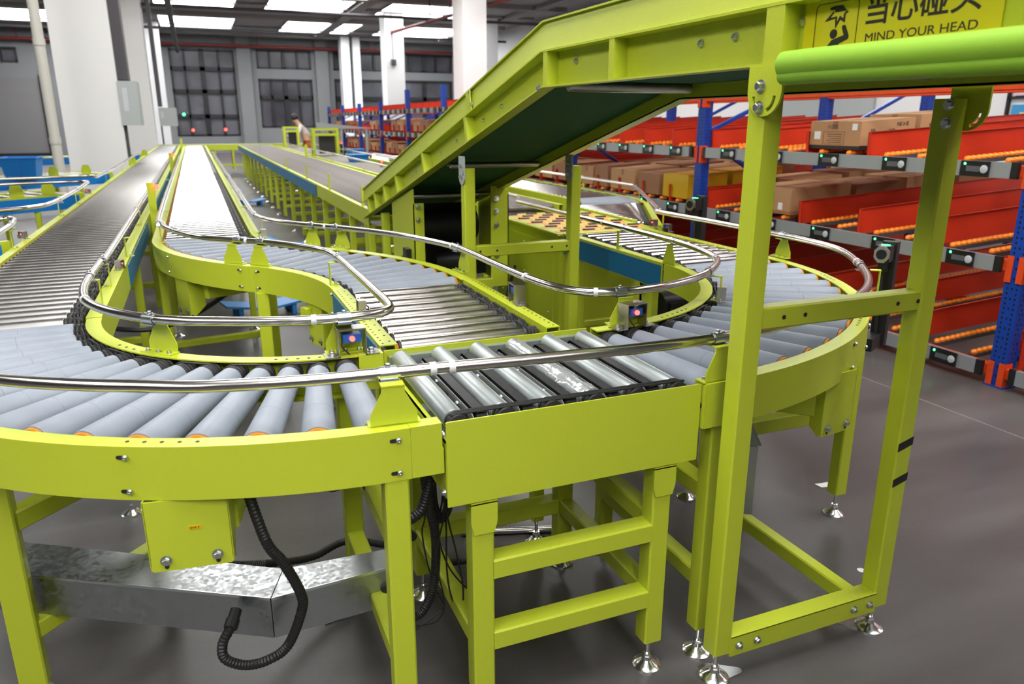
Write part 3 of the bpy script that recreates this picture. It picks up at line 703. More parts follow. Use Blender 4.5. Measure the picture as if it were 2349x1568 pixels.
guard_rail('guard rail along the left side of the dark second line', [(1.62, 7.2), (1.90, 8.2), (1.95, 9.5), (1.95, 18)], [(1.92, 9.6, 's'), (1.92, 12, 's')], z=.88)
guard_rail('guard rail between the wheel sorter and the far bright rollers', [(1.97, 4.7), (2.05, 5.4), (2.35, 6.3), (2.62, 7.6), (2.62, 12)], [(2.6, 7.7, 's'), (2.6, 9, 's')], z=.87)
guard_rail('guard rail along the left edge of the grey conveyor', [(-1.9, 4.35), (-1.35, 4.72), (-1.02, 4.95), (-.90, 5.08), (-.83, 5.4), (-.83, 6.8), (-.92, 7.15), (-1.6, 7.0), (-2.6, 6.9)], [(-.85, 5.6, 's'), (-.85, 6.4, 's')], z=.88)
guard_rail('guard rail of the left side branch nearest the camera', [(-2.4, 4.1), (-1.2, 4.35), (-.93, 4.50), (-.86, 4.35), (-.84, 3.9), (-.84, 3.2)], [(-.855, 4.2, 's')], z=.88)
guard_rail('guard rail on the left edge of the grey conveyor before the first pillar', [(-.83, 14), (-.83, 8.2), (-.95, 7.9), (-1.8, 7.7), (-3.2, 7.5)], [(-.85, 8.6, 's'), (-.85, 10.5, 's')], z=.88)

# ---------------------------------------------------------------- photo sensors
def sensor(p, d, label, led=True, cable=True, s=1.):
    d = V((d[0], d[1], 0)).normalized(); u = V((0, 0, 1)).cross(d); p = V(p)
    root = thing('photo_sensor', label, 'sensor', p)
    b = B().obox(p + V((0, 0, .046 * s)) - d * .0, u, d, (0, 0, 1), .046 * s, .03 * s, .003)
    for q in (-1, 1):
        b.obox(p + u * (q * .0225 * s) + V((0, 0, .023 * s)), u, d, (0, 0, 1), .0025, .03 * s, .046 * s)
        b.obox(p + u * (q * .033 * s) + V((0, 0, .0015)), u, d, (0, 0, 1), .024 * s, .03 * s, .003)
    br = part('sensor_bracket', b, SENSS, root)
    for q in (-1, 1): minst('bolt', BOLTM, br, axisM(p + u * (q * .033 * s) + V((0, 0, .003)), (0, 0, 1)) @ Matrix.Scale(.8 * s, 4))
    sb = part('sensor_body', B().obox(p + V((0, 0, .03 * s)) + d * .002, u, d, (0, 0, 1), .03 * s, .02 * s, .014 * s), SENSB, root)
    if led: part('status_light', B().cyl(p + V((0, 0, .03 * s)) + d * .011 * s, p + V((0, 0, .03 * s)) + d * .0155 * s, .0045 * s, n=14), LEDR, sb)
    if cable: part('sensor_cable', B().tube(smooth_path([p - u * .013 * s + V((0, 0, .03 * s)) + d * .012, p - u * .018 * s + V((0, 0, .02 * s)) + d * .02, p - u * .006 * s + V((0, 0, .006)) + d * .022], 5), .002, 6), CABLE, root)
sensor((.322, 1.885, ZF), (0, -1), 'sensor with glowing red light at the inner end of the left quarter turn', s=1.55)
sensor((1.14, 1.845, ZF), (.15, -1), 'sensor with glowing red light at the inner end of the right quarter turn', s=1.55)
sensor((.945, 2.26, ZF), (-1, .1), 'sensor on the right edge of the polished steel rollers', led=False, s=1.4)
sensor((.437, 2.33, ZF), (1, 0), 'sensor under the bent rail corner left of the polished steel rollers', led=True, s=.8)
sensor((1.60, 2.03, ZF), (.8, -.6), 'plain sensor bracket inside the right hand turn under the curved rail', led=False, cable=False)
sensor((1.82, 3.56, ZF), (-.6, -.8), 'sensor with red light beside the orange wheel plates of the sorter', s=.9)
sensor((-.335, 3.42, ZF), (1, -.3), 'sensor with red light on the right edge of the grey conveyor', s=.8)
sensor((2.40, 3.70, ZF), (-1, 0), 'sensor with red lens at the foot of the slanting conveyor', s=.9)
sensor((2.36, 3.50, ZF), (-1, -.2), 'steel sensor bracket in front of the black scanner at the blue upright', led=False, s=.9)
sensor((.285, 4.12, ZF), (-1, 0), 'sensor bracket where the right edge of the bright rollers meets the s-bend', led=False, s=.9)
sensor((-.87, 4.55, ZF), (-.7, -.7), 'red lit sensor left of the grey conveyor by the nearest side conveyor', s=.8)
sensor((-.87, 7.3, ZF), (-.7, -.7), 'red lit sensor left of the grey conveyor by the second side conveyor', s=.8)
for nm, x, y, lb in (('a', -.285, 5.35, 'nearest tall lime sensor post between the grey and bright conveyors'), ('b', -.285, 10.5, 'farther tall lime sensor post between the grey and bright conveyors'), ('c', -.27, 19.5, 'thin lime post at the far end of the bright conveyor'), ('d', 1.75, 13.5, 'lime post beside the dark line near the middle green gate'), ('e', 2.62, 8.0, 'short lime post with red light behind the top of the incline')):
    root = thing('sensor_post', lb, 'sensor post', (x, y, .5))
    part('post', B().box(x - .022, x + .022, y - .012, y + .012, 0 if nm in 'de' else .5, .98), LIME, root)
    if nm in 'abe': part('status_light', B().cyl((x + .035, y - .02, .955), (x + .035, y - .03, .955), .014, n=12), LEDR, root)
# red and orange lamps glinting on far machines
for i, (x, y, z) in enumerate([(2.75, 13.0, .82), (2.3, 10.2, .84), (2.55, 9.6, .83), (2.7, 15.5, .95), (2.1, 15.2, .9), (3.0, 11.0, .86)]):
    root = thing('indicator_lamp', 'small red lamp glowing among the far conveyors behind the incline', 'lamp', (x, y, z), 'red lamps on the far conveyors')
    part('lamp_base', B().box(x - .02, x + .02, y, y + .03, .76, z + .02), BLACKM, root); part('lens', B().lathe([(.016, 0), (.012, .01), (0, .014)], (x, y, z), (0, -1, 0), 12), LEDR, root)

# ---------------------------------------------------------------- elevated incline
root = thing('incline_conveyor', 'elevated lime belt conveyor climbing from the dark line and passing overhead', 'conveyor', (1.32, 3, 0))
zflat = 1.455
def ez(y): return zflat if y <= 2.3 else zflat - (y - 2.3) * .2515
EP = [V((0, y, ez(y))) for y in (5.3, 2.3, -1.2)]
def esweep(b, prof, x, sgn):
    """prof (a outward, b up) -> swept along the incline at wall plane x; sgn -1 = left wall"""
    n = len(prof); rows = []
    for i, p in enumerate(EP):
        up = V((0, 0, 1)) if i == 2 else (V((0, .244, .97)) if i == 0 else V((0, .123, .992)) * 1.008)
        rows.append([V((x + sgn * a, p.y, p.z - (.03 if sgn > 0 and x > 1.3 else 0))) + up * q for a, q in prof])
    b.add([q for r in rows for q in r], [(i * n + k, i * n + (k + 1) % n, (i + 1) * n + (k + 1) % n, (i + 1) * n + k) for i in range(2) for k in range(n)] + [tuple(range(n)), tuple(2 * n + k for k in range(n))[::-1]])
def rect(a0, a1, b0, b1): return [(a0, b0), (a1, b0), (a1, b1), (a0, b1)]
XL, XRt = 1.092, 1.57
for x, s in ((XL, -1), (XRt, 1)):
    b = B()
    esweep(b, rect(0, .004, 0, .112), x, s); esweep(b, rect(0, .046, 0, .005), x, s); esweep(b, rect(0, .046, .106, .111), x, s)
    fr = part('side_frame', b, LIME, root)
    b = B(); esweep(b, [(.030, .114), (.034, .114), (.026, .196), (.022, .196)], x, s); esweep(b, rect(.012, .036, .196, .201), x, s)
    part('side_guard', b, LIME, root)
    if s == -1: LF = fr
b = B(); esweep(b, rect(.0, .47, .016, .020), XL, 1); part('return_belt', b, GREENB, root)
b = B(); esweep(b, rect(.0, .47, .118, .122), XL, 1); part('carry_belt', b, GREENB, root)
for y in (5.12, 4.9, 4.62, 4.3, 3.72, 3.05, 2.28, 1.86, 1.235, .55, -.1):
    th = .012 if y not in (1.86, 1.235, 2.28) else .014
    z = ez(y); tilt = 0 if y < 2.3 else -.246
    w = V((0, .244, .97)) if y > 2.3 else V((0, 0, 1)); v = V((1, 0, 0)); d = v.cross(w)
    wd = .05 if y in (1.235,) else .028
    part('stiffener', B().obox(V((XL - .0235, y, z)) + w * .0555, v, d, w, .043, wd, .101), LIME, root)
    part('stiffener', B().obox(V((XRt + .0235, y, z)) + w * .0555, v, d, w, .043, wd, .101), LIME, root)
for y, q in ((1.52, .065), (1.40, .068), (2.14, .07), (1.20, .075), (2.32, .004)):
    minst('bolt', BOLTM, LF, axisM((XL - (.0045 if q > .01 else .046), y, ez(y) + q), (-1, 0, 0)) @ Matrix.Scale(1.1, 4))
for y in (2.75, 2.95, 3.3, 3.55, 4.0): minst('bolt', BOLTM, LF, axisM((XL - .0045, y, ez(y) + .065), (-1, 0, 0)))
for y in (3.0, 3.02): 
    minst('bolt', BOLTM, LF, axisM((XL - .036, y, ez(y) + (.14 if y == 3.0 else .19)), (-1, 0, 0)))
part('splice_plate', B().obox((XL - .040, 3.03, ez(3.03) + .155), (1, 0, 0), (0, .97, -.244), (0, .244, .97), .004, .05, .09), LIME, root)
for y, z, r in ((2.22, zflat + .004, .019), (1.30, zflat + .004, .02), (3.45, ez(3.45) - .012, .014), (4.15, ez(4.15) - .04, .014)):
    part('return_roller', B().lathe([(.006, -.01), (.006, 0), (r * .9, .001), (r, .004), (r, .448), (r * .9, .452), (.006, .453), (.006, .462)], (XL + .008, y, z), (1, 0, 0), 20), DULL if r > .015 else SENSS, root)
# drive housing under the lower end
dh = B().prism([(4.05, .80), (4.55, .80), (4.55, .34), (4.25, .30), (4.05, .40)], (1.075, 0, 0), (0, 1, 0), (0, 0, 1), (1, 0, 0), .006); dh.box(1.075, 1.135, 4.05, 4.056, .40, .92); dh.prism([(4.05, .80), (4.05, 1.0), (4.55, .88), (4.55, .80)], (1.075, 0, 0), (0, 1, 0), (0, 0, 1), (1, 0, 0), .006)
h1 = part('drive_housing', dh, LIME, root)
dh = B().box(1.53, 1.64, 4.05, 4.056, .42, 1.0).box(1.634, 1.64, 4.05, 4.55, .42, .95)
part('drive_housing', dh, LIME, root)
part('crossbar', B().beam((1.14, 4.07, .44), (1.54, 4.07, .44), .05, .06), LIME, root)
part('drive_drum', B().cyl((1.1, 4.45, .74), (1.57, 4.45, .74), .09, n=24), BLACK, root)
part('drive_motor', B().cyl((1.25, 4.28, .54), (1.45, 4.28, .54), .075, n=24).box(1.40, 1.56, 4.22, 4.36, .47, .60), BLACKM, root)
part('drive_shield', B().box(1.1, 1.57, 4.60, 4.61, .40, .86), BLACKM, root)
for z in (.90, .83): minst('bolt', BOLTM, root, axisM((1.10, 4.049, z), (0, -1, 0)) @ Matrix.Scale(1.6, 4))
for z in (.93, .86, .78, .60): minst('bolt', BOLTM, root, axisM((1.565, 4.049, z), (0, -1, 0)) @ Matrix.Scale(1.7, 4))
part('take_up_bearing', B().box(1.045, 1.074, 4.12, 4.2, .52, .66).cyl((1.03, 4.16, .59), (1.045, 4.16, .59), .03, n=12), BLACKM, root)
# foam edge pad
pp = smooth_path([(1.035, 1.185, 1.452), (1.033, 1.10, 1.452), (1.032, .9, 1.450), (1.031, .7, 1.449), (1.032, .4, 1.452), (1.032, .1, 1.45), (1.032, -.5, 1.45)], 6)
fb = B(); prof = [(.021 * math.cos(2 * PI * k / 20) + (.0), .024 * math.sin(2 * PI * k / 20)) for k in range(20)]
fb.sweep(prof, pp); fb.sweep([(.019 * math.cos(2 * PI * k / 16), .016 * math.sin(2 * PI * k / 16)) for k in range(16)], [(p.x + .004, p.y, p.z - .020 - max(0, .004 * (1.1 - p.y))) for p in pp]); solo('foam_edge_pad', fb, FOAM, 'rounded lime green foam pad fixed along the lower edge of the overhead conveyor', 'foam pad')

# ---------------------------------------------------------------- support frames of the incline
def slotted_plate(p, u, w, hh=.105, ww=.088, drop=0):
    """swivel bracket: round-bottomed plate with two curved slots"""
    r = ww / 2; c = -hh + r; out = [(-r, 0), (-r, c)] + [(r * math.cos(PI + PI * k / 20), c + r * math.sin(PI + PI * k / 20)) for k in range(1, 20)] + [(r, c), (r, 0)]
    holes = []
    for s in (-1, 1):
        R0, R1 = .026, .034; pv = -.055; q = []
        for k in range(9):
            a = -PI * .5 + s * (.30 + 1.22 * k / 8); q.append((R1 * math.cos(a), pv + R1 * math.sin(a)))
        for k in range(8, -1, -1):
            a = -PI * .5 + s * (.30 + 1.22 * k / 8); q.append((R0 * math.cos(a), pv + R0 * math.sin(a)))
        holes.append(q)
    return B().plate([out] + holes, p, u, (0, 0, 1), w, .005)
def portal(label, y, xl, xr, zl, bars, holes, floor=True, wl=.05, foot=True, zincp=False):
    root = thing('support_frame', label, 'support frame', ((xl + xr) / 2, y, 0))
    for x, s in ((xl, -1), (xr, 1)):
        l = part('leg', B().beam((x, y, .085 if foot else 0), (x, y, zl - (0 if s < 0 or zincp else .02)), wl, .05, up=(0, 1, 0)), LIME, root)
        if foot: inst('leveling_foot', FOOTM, l, (x, y, 0))
        if zincp:
            pl = part('swivel_plate', slotted_plate((x - .0265, y - .005, zl + .05), (0, -1, 0), (-1, 0, 0), .12, .07), GREYBOX, root)
            for dz in (-.04, -.085): minst('bolt', BOLTM, pl, axisM((x - .032, y - .005, zl + .05 + dz), (-1, 0, 0)) @ Matrix.Scale(1.3, 4))
            continue
        zt = zl + (.035 if s < 0 else .005)
        pl = part('swivel_plate', slotted_plate((x + (-.0252 if s < 0 else .0302), y - .027, zt), (0, -1, 0), (-1, 0, 0), .095, .098), LIME, root)
        for dz in (-.038, -.078): minst('bolt', BOLTM, pl, axisM((x - (.0302 if s < 0 else .025), y - .018, zt + dz), (-1, 0, 0)) @ Matrix.Scale(1.5, 4))
    for z in bars:
        cb = part('crossbar', B().beam((xl + .023, y, z), (xr - .023, y, z), .04, .05), LIME, root)
        for hx in holes:
            minst('hole', HOLEM, cb, axisM((hx, y - .0205, z), (0, -1, 0)) @ Matrix.Scale(1.3, 4))
    if floor:
        pb = part('tie_plate', B().box(xl + .02, xr - .02, y - .027, y - .022, .075, .13).box(xl + .02, xr - .02, y - .027, y + .02, .128, .132), LIME, root)
        for hx in (xl + .045, xl + .1, xr - .1, xr - .045): minst('bolt', BOLTM, pb, axisM((hx, y - .0275, .103), (0, -1, 0)) @ Matrix.Scale(1.2, 4))
        part('base_bar', B().beam((xr - .07, y, .108), (xr - .07, y + 1.85, .108), .04, .045), LIME, root)
    return root
sf = portal('tall lime support frame nearest the camera, holding up the overhead conveyor', 1.272, 1.075, 1.595, 1.42, (.938,), (1.16, 1.22, 1.50, 1.565))
for z0 in (.545, .445):
    tb = B(); tb.prism([(-.024, z0), (.024, z0 + .014), (.024, z0 + .036), (-.024, z0 + .022)], (1.595, 1.2468, 0), (1, 0, 0), (0, 0, 1), (0, -1, 0), .0008)
    part('black_tape', tb, BLACKM, sf)
# lugs that carry the plates up to the conveyor
portal('second lime support frame, under the sloping part of the incline', 3.12, 1.075, 1.585, 1.16, (.80,), (1.12, 1.2, 1.47, 1.545), floor=False, zincp=True)
# gable legs at the lower end
root = thing('support_frame', 'low lime support legs under the foot of the incline', 'support frame', (1.32, 5.0, 0))
for x in (1.085, 1.58): leg(root, x, 4.78, .79, w=.05); leg(root, x, 5.24, .66, w=.05)
for y in (4.78, 5.24):
    part('crossbar', B().beam((1.1, y, .3), (1.56, y, .3), .04, .04), LIME, root); part('crossbar', B().beam((1.1, y, .55), (1.56, y, .55), .04, .04), LIME, root)

# ---------------------------------------------------------------- warning sign on the overhead frame
sx = XL - .006
root = thing('warning_sign', 'yellow mind your head warning sticker on the side of the overhead conveyor', 'sign', (sx, .96, 1.51))
SU = V((0, -1, 0)); SO = V((sx, 1.16, 1.463))
part('sign_plate', B().prism([(-.037, .002), (.356, .002), (.356, .0985), (-.037, .0985)], SO, SU, (0, 0, 1), (-1, 0, 0), .0012), SIGN, root)
def sprism(poly, name='pictogram', m=INK, hole=None):
    b = B(); L = [poly] + ([hole] if hole else [])
    b.plate(L, SO + V((-.0013, 0, 0)), SU, (0, 0, 1), (-1, 0, 0), .0006); return b
def rr(x0, y0, x1, y1, r): 
    o = []
    for cx, cy, a in ((x1 - r, y1 - r, 0), (x0 + r, y1 - r, 90), (x0 + r, y0 + r, 180), (x1 - r, y0 + r, 270)):
        for k in range(6): t = math.radians(a + 18 * k); o.append((cx + r * math.cos(t), cy + r * math.sin(t)))
    return o
part('border_line', sprism(rr(-.009, -.02 + .025, .091, .092, .010), hole=rr(-.0078, .0062, .0898, .0908, .009)[::-1]), INK, root)
pic = B()
outer = [(.033, .0765), (.014, .061), (.039, .064), (.041, .0475), (.051, .061), (.062, .055), (.062, .069), (.068, .0715), (.064, .0745), (.0605, .071), (.0585, .0705), (.0575, .062), (.0495, .0675), (.0435, .0575), (.0425, .0675), (.027, .0665), (.036, .0755)]
for poly in ([(.024, .083), (.036, .0855), (.054, .0845), (.0635, .0745), (.038, .0745), (.036, .079), (.0255, .0795)], outer,
             [(.0385 + .0085 * math.cos(2 * PI * k / 24), .0385 + .0080 * math.sin(2 * PI * k / 24)) for k in range(24)],
             [(.0565, .0485), (.060, .0515), (.0645, .0505), (.0745, .033), (.0735, .027), (.0535, .021), (.054, .009), (.015, .009), (.036, .0285), (.063, .0345)]):
    pic.add(*(lambda q: (q.v, q.f))(sprism(poly)))
part('pictogram', pic, INK, root)
def text_mesh(txt, size, bold=.0, space=1.):
    cu = bpy.data.curves.new('lettering', 'FONT'); cu.body = txt; cu.size = size; cu.extrude = .0003; cu.offset = bold; cu.space_character = space; cu.align_x = 'LEFT'; cu.resolution_u = 4
    o = bpy.data.objects.new('lettering', cu); COL.objects.link(o)
    bpy.context.view_layer.update()
    me = bpy.data.meshes.new_from_object(o.evaluated_get(bpy.context.evaluated_depsgraph_get()))
    bpy.data.objects.remove(o); bpy.data.curves.remove(cu); return me
def lettering(txt, o, u, w, height, width, m, parent, bold=0., name='lettering'):
    me = text_mesh(txt, 1., bold)
    xs = [v.co.x for v in me.vertices]; ys = [v.co.y for v in me.vertices]
    if not xs: return
    x0, x1, y0, y1 = min(xs), max(xs), min(ys), max(ys); o, u, w = V(o), V(u), V(w); n = u.cross(w)
    off = W[parent]
    for v in me.vertices:
        v.co = o + u * ((v.co.x - x0) / (x1 - x0) * width) + w * ((v.co.y - y0) / (y1 - y0) * height) + n * (v.co.z) - off
    me.materials.clear(); me.materials.append(m); me.name = name
    q = bpy.data.objects.new(name, me); COL.objects.link(q); q.parent = parent; W[q] = off; return q
lettering('MIND YOUR HEAD', SO + SU * .112 + V((-.0014, 0, .0185)), SU, (0, 0, 1), .0135, .208, INK, root, .0)
lettering('当心碰头', SO + SU * .109 + V((-.0014, 0, .0445)), SU, (0, 0, 1), .050, .212, INK, root, .012)
lettering('Q16 0', gp + gu * .0025 + V((0, 0, -.0638)) + gd * .0018, gu, (0, 0, 1), .0036, .0175, INK, g, .0)
# ---------------------------------------------------------------- flow racks
XF, XM, XB = 3.80, 5.05, 6.25
SL = .057
FR = [-.35, 2.51, 5.25, 7.6, 9.95, 12.3, 14.6, 16.9, 19.2, 21.5, 23.8]
LEV = [.085, .645, 1.115]
up_full = None
def upright_mesh(h, holes=True):
    b = B(); w, d, t = .09, .075, .006
    b.add([(0, -w / 2, 0), (0, w / 2, 0), (d, w / 2, 0), (d, w / 2 - t, 0), (t, w / 2 - t, 0), (t, -w / 2 + t, 0), (d, -w / 2 + t, 0), (d, -w / 2, 0)] + [(0, -w / 2, h), (0, w / 2, h), (d, w / 2, h), (d, w / 2 - t, h), (t, w / 2 - t, h), (t, -w / 2 + t, h), (d, -w / 2 + t, h), (d, -w / 2, h)],
          [(k, (k + 1) % 8, 8 + (k + 1) % 8, 8 + k) for k in range(8)] + [(0, 1, 4, 5), (8, 9, 12, 13), (1, 2, 3, 4), (9, 10, 11, 12), (0, 5, 6, 7), (8, 13, 14, 15)])
    return mesh('upright', b, RBLUE)
def holes_mesh(h):
    b = B(); z = .06; k = 0
    while z < h - .04:
        for y in ((-.024, .024) if k % 2 else (-.024, 0, .024)):
            b.box(-.0008, .0002, y - .004, y + .004, z - .006, z + .006)
        for x in ((.025, .05) if k % 2 else (.036,)): b.box(x - .004, x + .004, -.0458, -.0448, z - .006, z + .006)
        z += .026; k += 1
    return mesh('hole', b, DISP, flat=True)
UPS = {h: (upright_mesh(h), holes_mesh(h)) for h in (1.78, 1.93)}
def brk_mesh():
    b = B()
    b.box(-.006, .05, .044, .047, -.085, .05); b.box(-.008, -.004, .014, .047, -.085, .05)
    for z in (-.065, -.03, .005, .033): b.box(-.0095, -.0075, .026, .035, z - .006, z + .006)
    return mesh('beam_connector', b, RORANGE)
BRK = brk_mesh()
def disp_meshes(s=1.):
    o = mesh('display_module', B().box(-.012, .0, -.08, .08, -.039, .039), DISP)
    w = mesh('display_window', B().box(-.0135, -.012, -.030, .045, -.014, .014), DISPW)
    bt = mesh('confirm_button', B().lathe([(.021, 0), (.0205, .004), (.015, .006)], (-.012, -.055, 0), (-1, 0, 0), 20), BUTTON)
    ld = mesh('status_light', B().lathe([(.007, 0), (.005, .004)], (-.012, .055, .024), (-1, 0, 0), 10), LEDG)
    return o, w, bt, ld
DM = disp_meshes()
def track_mesh(x0, x1, beads=True):
    L = x1 - x0; b = B().box(0, L, -.016, .016, -.03, -.008); c = B(); n = int(L / .042)
    prof = []
    for k in range(n): prof += [(.006, k * .042), (.0165, k * .042 + .012), (.0165, k * .042 + .028), (.006, k * .042 + .042)]
    c.lathe(prof, (0, 0, 0), (1, 0, 0), 10)
    return mesh('wheel_track', b, DGREY), mesh('wheel_row', c, WHEEL)
TR = track_mesh(0, 2.3)
def divider_mesh(L, h):
    b = B().box(0, L, -.0015, .0015, -.03, h); b.box(0, L, -.012, .0015, h - .002, h); b.box(0, .002, -.02, .0015, -.03, h)
    return mesh('lane_divider', b, RRED)
DV = {k: divider_mesh(2.3, h) for k, h in (('n', .13), ('t', .10))}
BAYN = ['bay cut by the right edge', 'nearest full bay', 'bay with yellow carton', 'first bay beyond the incline', 'second bay beyond the incline', 'third bay beyond the incline', 'fourth bay beyond the incline', 'fifth bay beyond the incline', 'sixth bay beyond the incline', 'farthest bay']
LVN = ['bottom', 'middle', 'upper', 'top']
tilt = Matrix.Rotation(-SL, 4, 'Y')
for bi in range(len(FR) - 1):
    y0, y1 = FR[bi], FR[bi + 1]; near = bi in (0, 1, 2)
    root = thing('flow_rack', 'blue and orange flow rack with red lane plates, ' + BAYN[bi], 'rack', (XF, (y0 + y1) / 2, 0), None)
    h = 1.78 if bi < 3 else (1.93 if bi < 6 else 1.78)
    for x in (XF, XM, XB):
        u = inst('upright', UPS[h][0], root, (x, y1 if bi else y1, 0)); 
        if near and x == XF or bi == 1: inst('hole', UPS[h][1], u, (0, 0, 0), world=False)
        part('base_plate', B().box(x - .012, x + .09, y1 - .055, y1 + .055, 0, .008), RBLUE, u)
    for (xa, za, xb, zb) in ((XF + .07, 1.27, XM, 1.76), (XF + .07, 1.22, XM, .55), (XF + .07, .12, XM, .55), (XM + .07, 1.2, XB, 1.7), (XM + .07, 1.15, XB, .5)):
        part('brace', B().beam((xa, y1 - .0, za), (xb, y1, zb), .03, .035, up=(0, 1, 0)), RBLUE, root)
    n = 5
    # each bay owns the upright frame at its far end; the one at the camera end belongs to the neighbour
    levels = [0, 1, 2] if bi < 3 else [1, 2]
    for li in levels + [3]:
        z = LEV[li] if li < 3 else 1.545
        dz = -.02 if li < 3 else 0
        ya, yb = y0 + .045, y1 - .045
        part('beam', B().beam((XF + .03, ya, z - .005), (XF + .03, yb, z - .005), .05, .06 if li < 3 else .075), RORANGE, root)
        for x in (XM, XB): part('beam', B().beam((x + .03, ya, z + SL * (x - XF) - .05), (x + .03, yb, z + SL * (x - XF) - .05), .04, .06), RORANGE if li != 1 else RBLUE, root)
        if near or li == 2:
            minst('beam_connector', BRK, root, Matrix.Translation((XF - .001, y1, z)) @ Matrix.Scale(-1, 4, (0, 1, 0)))
            minst('beam_connector', BRK, root, Matrix.Translation((XF - .001, y0, z)))
        if li < 3 or bi >= 3:
            pitch = (y1 - y0 - .09) / n
            for k in range(n + 1):
                yy = ya + .012 + (pitch - .005) * k
                minst('lane_divider', DV['n' if li < 3 else 't'], root, Matrix.Translation((XF + .075, yy, z + .045)) @ tilt)
            if bi in (0, 1, 2) and li < 3:
                for k in range(n):
                    for q in (.28, .72):
                        yy = ya + pitch * (k + q)
                        t = minst('wheel_track', TR[0], root, Matrix.Translation((XF + .06, yy, z + .042)) @ tilt); inst('wheel_row', TR[1], t, (0, 0, 0), world=False)
        # light strip on the front of the beam
        if li < 3 or bi >= 3:
            ys = B().box(XF - .022, XF - .002, ya + .06, yb - .07, z - .040, z + .039)
            s = thing('display_strip', 'aluminium pick light strip on the %s beam, %s' % (LVN[li], BAYN[bi]), 'pick light strip', (XF - .012, (y0 + y1) / 2, z))
            part('strip', ys, ALU, s)
            part('end_cap', B().box(XF - .024, XF - .001, ya + .025, ya + .06, z - .041, z + .040), BLACKM, s); part('end_cap', B().box(XF - .024, XF - .001, yb - .07, yb - .035, z - .041, z + .040), BLACKM, s)
            nd = n if bi < 3 else 5
            for k in range(nd):
                yy = ya + .13 + ((yb - ya - .1) / nd) * k
                d = inst('display_module', DM[0], s, (XF - .022, yy + .12, z))
                if bi < 4:
                    for nm, me in (('display_window', DM[1]), ('confirm_button', DM[2]), ('status_light', DM[3])): inst(nm, me, d, (0, 0, 0), world=False)
# ---------------------------------------------------------------- cartons
def carton(x0, x1, y0, y1, z0, h, label, group=None, m=None, band=None, tape=True, paper=(), txt=False, base=None):
    root = thing('cardboard_box', label, 'box', ((x0 + x1) / 2, (y0 + y1) / 2, z0), group)
    b = B(); L = x1 - x0; dz = SL * L
    b.add([(x0, y0, z0), (x1, y0, z0 + dz), (x1, y1, z0 + dz), (x0, y1, z0), (x0, y0, z0 + h), (x1, y0, z0 + h + dz), (x1, y1, z0 + h + dz), (x0, y1, z0 + h)], [(0, 3, 2, 1), (4, 5, 6, 7), (0, 1, 5, 4), (1, 2, 6, 5), (2, 3, 7, 6), (3, 0, 4, 7)])
    body = part('carton', b, m or CARD, root)
    ym = (y0 + y1) / 2
    if tape:
        t = B(); t.add([(x0 - .001, ym - .022, z0 + h * .72), (x0 - .001, ym + .022, z0 + h * .72), (x0 - .001, ym + .022, z0 + h + .001), (x0 - .001, ym - .022, z0 + h + .001), (x1, ym - .022, z0 + h + dz + .001), (x1, ym + .022, z0 + h + dz + .001)], [(0, 1, 2, 3), (3, 2, 5, 4)])
        part('packing_tape', t, CARDD, root)
    if band:
        part('printed_band', B().box(x0 - .0012, x0, y0, y1, z0, z0 + h * .13).box(x0, x0 + .1, y0 - .0012, y0, z0, z0 + h * .15), INK if band == 1 else CARDD, root)
    for (ya, za, w, hh) in paper: part('shipping_label', B().box(x0 - .0018, x0 - .0006, y0 + ya, y0 + ya + w, z0 + za, z0 + za + hh), PAPER, root)
    if txt:
        for (xa, za, w, hh, s) in ((.20, h * .42, .09, .045, '小浣熊'), (.30, h * .72, .10, .03, '内装 24 袋'), (.08, h * .55, .04, .028, '易碎')):
            u = V((1, 0, SL)).normalized(); lettering(s, V((x0, y0 - .001, z0)) + u * xa + V((0, 0, za)), u, (0, 0, 1), hh, w, INKB, root)
        f = B(); yy0, yy1, zz0, zz1 = y0 + .13, y0 + .31, z0 + .03, z0 + h * .62
        for q in ((yy0, yy1, zz0, zz0 + .0015), (yy0, yy1, zz1, zz1 + .0015), (yy0, yy0 + .0015, zz0, zz1), (yy1, yy1 + .0015, zz0, zz1)): f.box(x0 - .0012, x0, *q)
        for k in range(5): f.box(x0 - .0012, x0, yy0 + .02, yy1 - .03 - .012 * (k % 3), zz1 - .016 - .013 * k, zz1 - .013 - .013 * k)
        part('printed_frame', f, INKB, root)
        lettering('小浣熊', V((x0 - .001, y0 + .28, z0 + h * .72)), (0, -1, 0), (0, 0, 1), .03, .09, INKB, root)
    return root
zL = lambda lv, x: LEV[lv] + .062 + SL * (x - XF - .06)
carton(3.89, 4.35, 3.70, 4.13, zL(2, 3.89), .175, 'brown carton with black base band and two white labels on the upper shelf', band=1, paper=((.335, .06, .055, .05), (.03, .12, .04, .04)), txt=True)
carton(4.42, 4.95, 3.72, 4.14, zL(2, 4.42), .19, 'brown carton right behind the carton with two white labels', txt=True)
carton(3.89, 4.44, 4.25, 4.69, zL(1, 3.89), .18, 'low brown carton with dark band on the middle shelf of the nearest full bay', band=2, paper=((.08, .03, .045, .05),))
k = 0
for x, y, w, hh in ((4.52, 4.27, .42, .16), (5.02, 4.27, .5, .17), (5.58, 4.27, .5, .17), (4.4, 4.80, .5, .17), (4.98, 4.8, .55, .18)):
    carton(x, x + w, y, y + .41, zL(1, x), hh, '%s brown carton inward behind the low carton with dark band' % ORD[k], m=CARD if k % 2 else CARDD); k += 1
carton(3.89, 4.30, 5.50, 5.88, zL(1, 3.89), .20, 'yellow taped carton just beyond the blue upright on the middle shelf', m=TAPE, tape=False)
carton(4.36, 4.9, 5.50, 5.88, zL(1, 4.36), .20, 'dark yellow taped carton hidden behind the front yellow one', m=TAPE, tape=False)
yy = [(5.95, 6.30), (6.37, 6.83), (6.90, 7.17), (7.22, 7.5)]
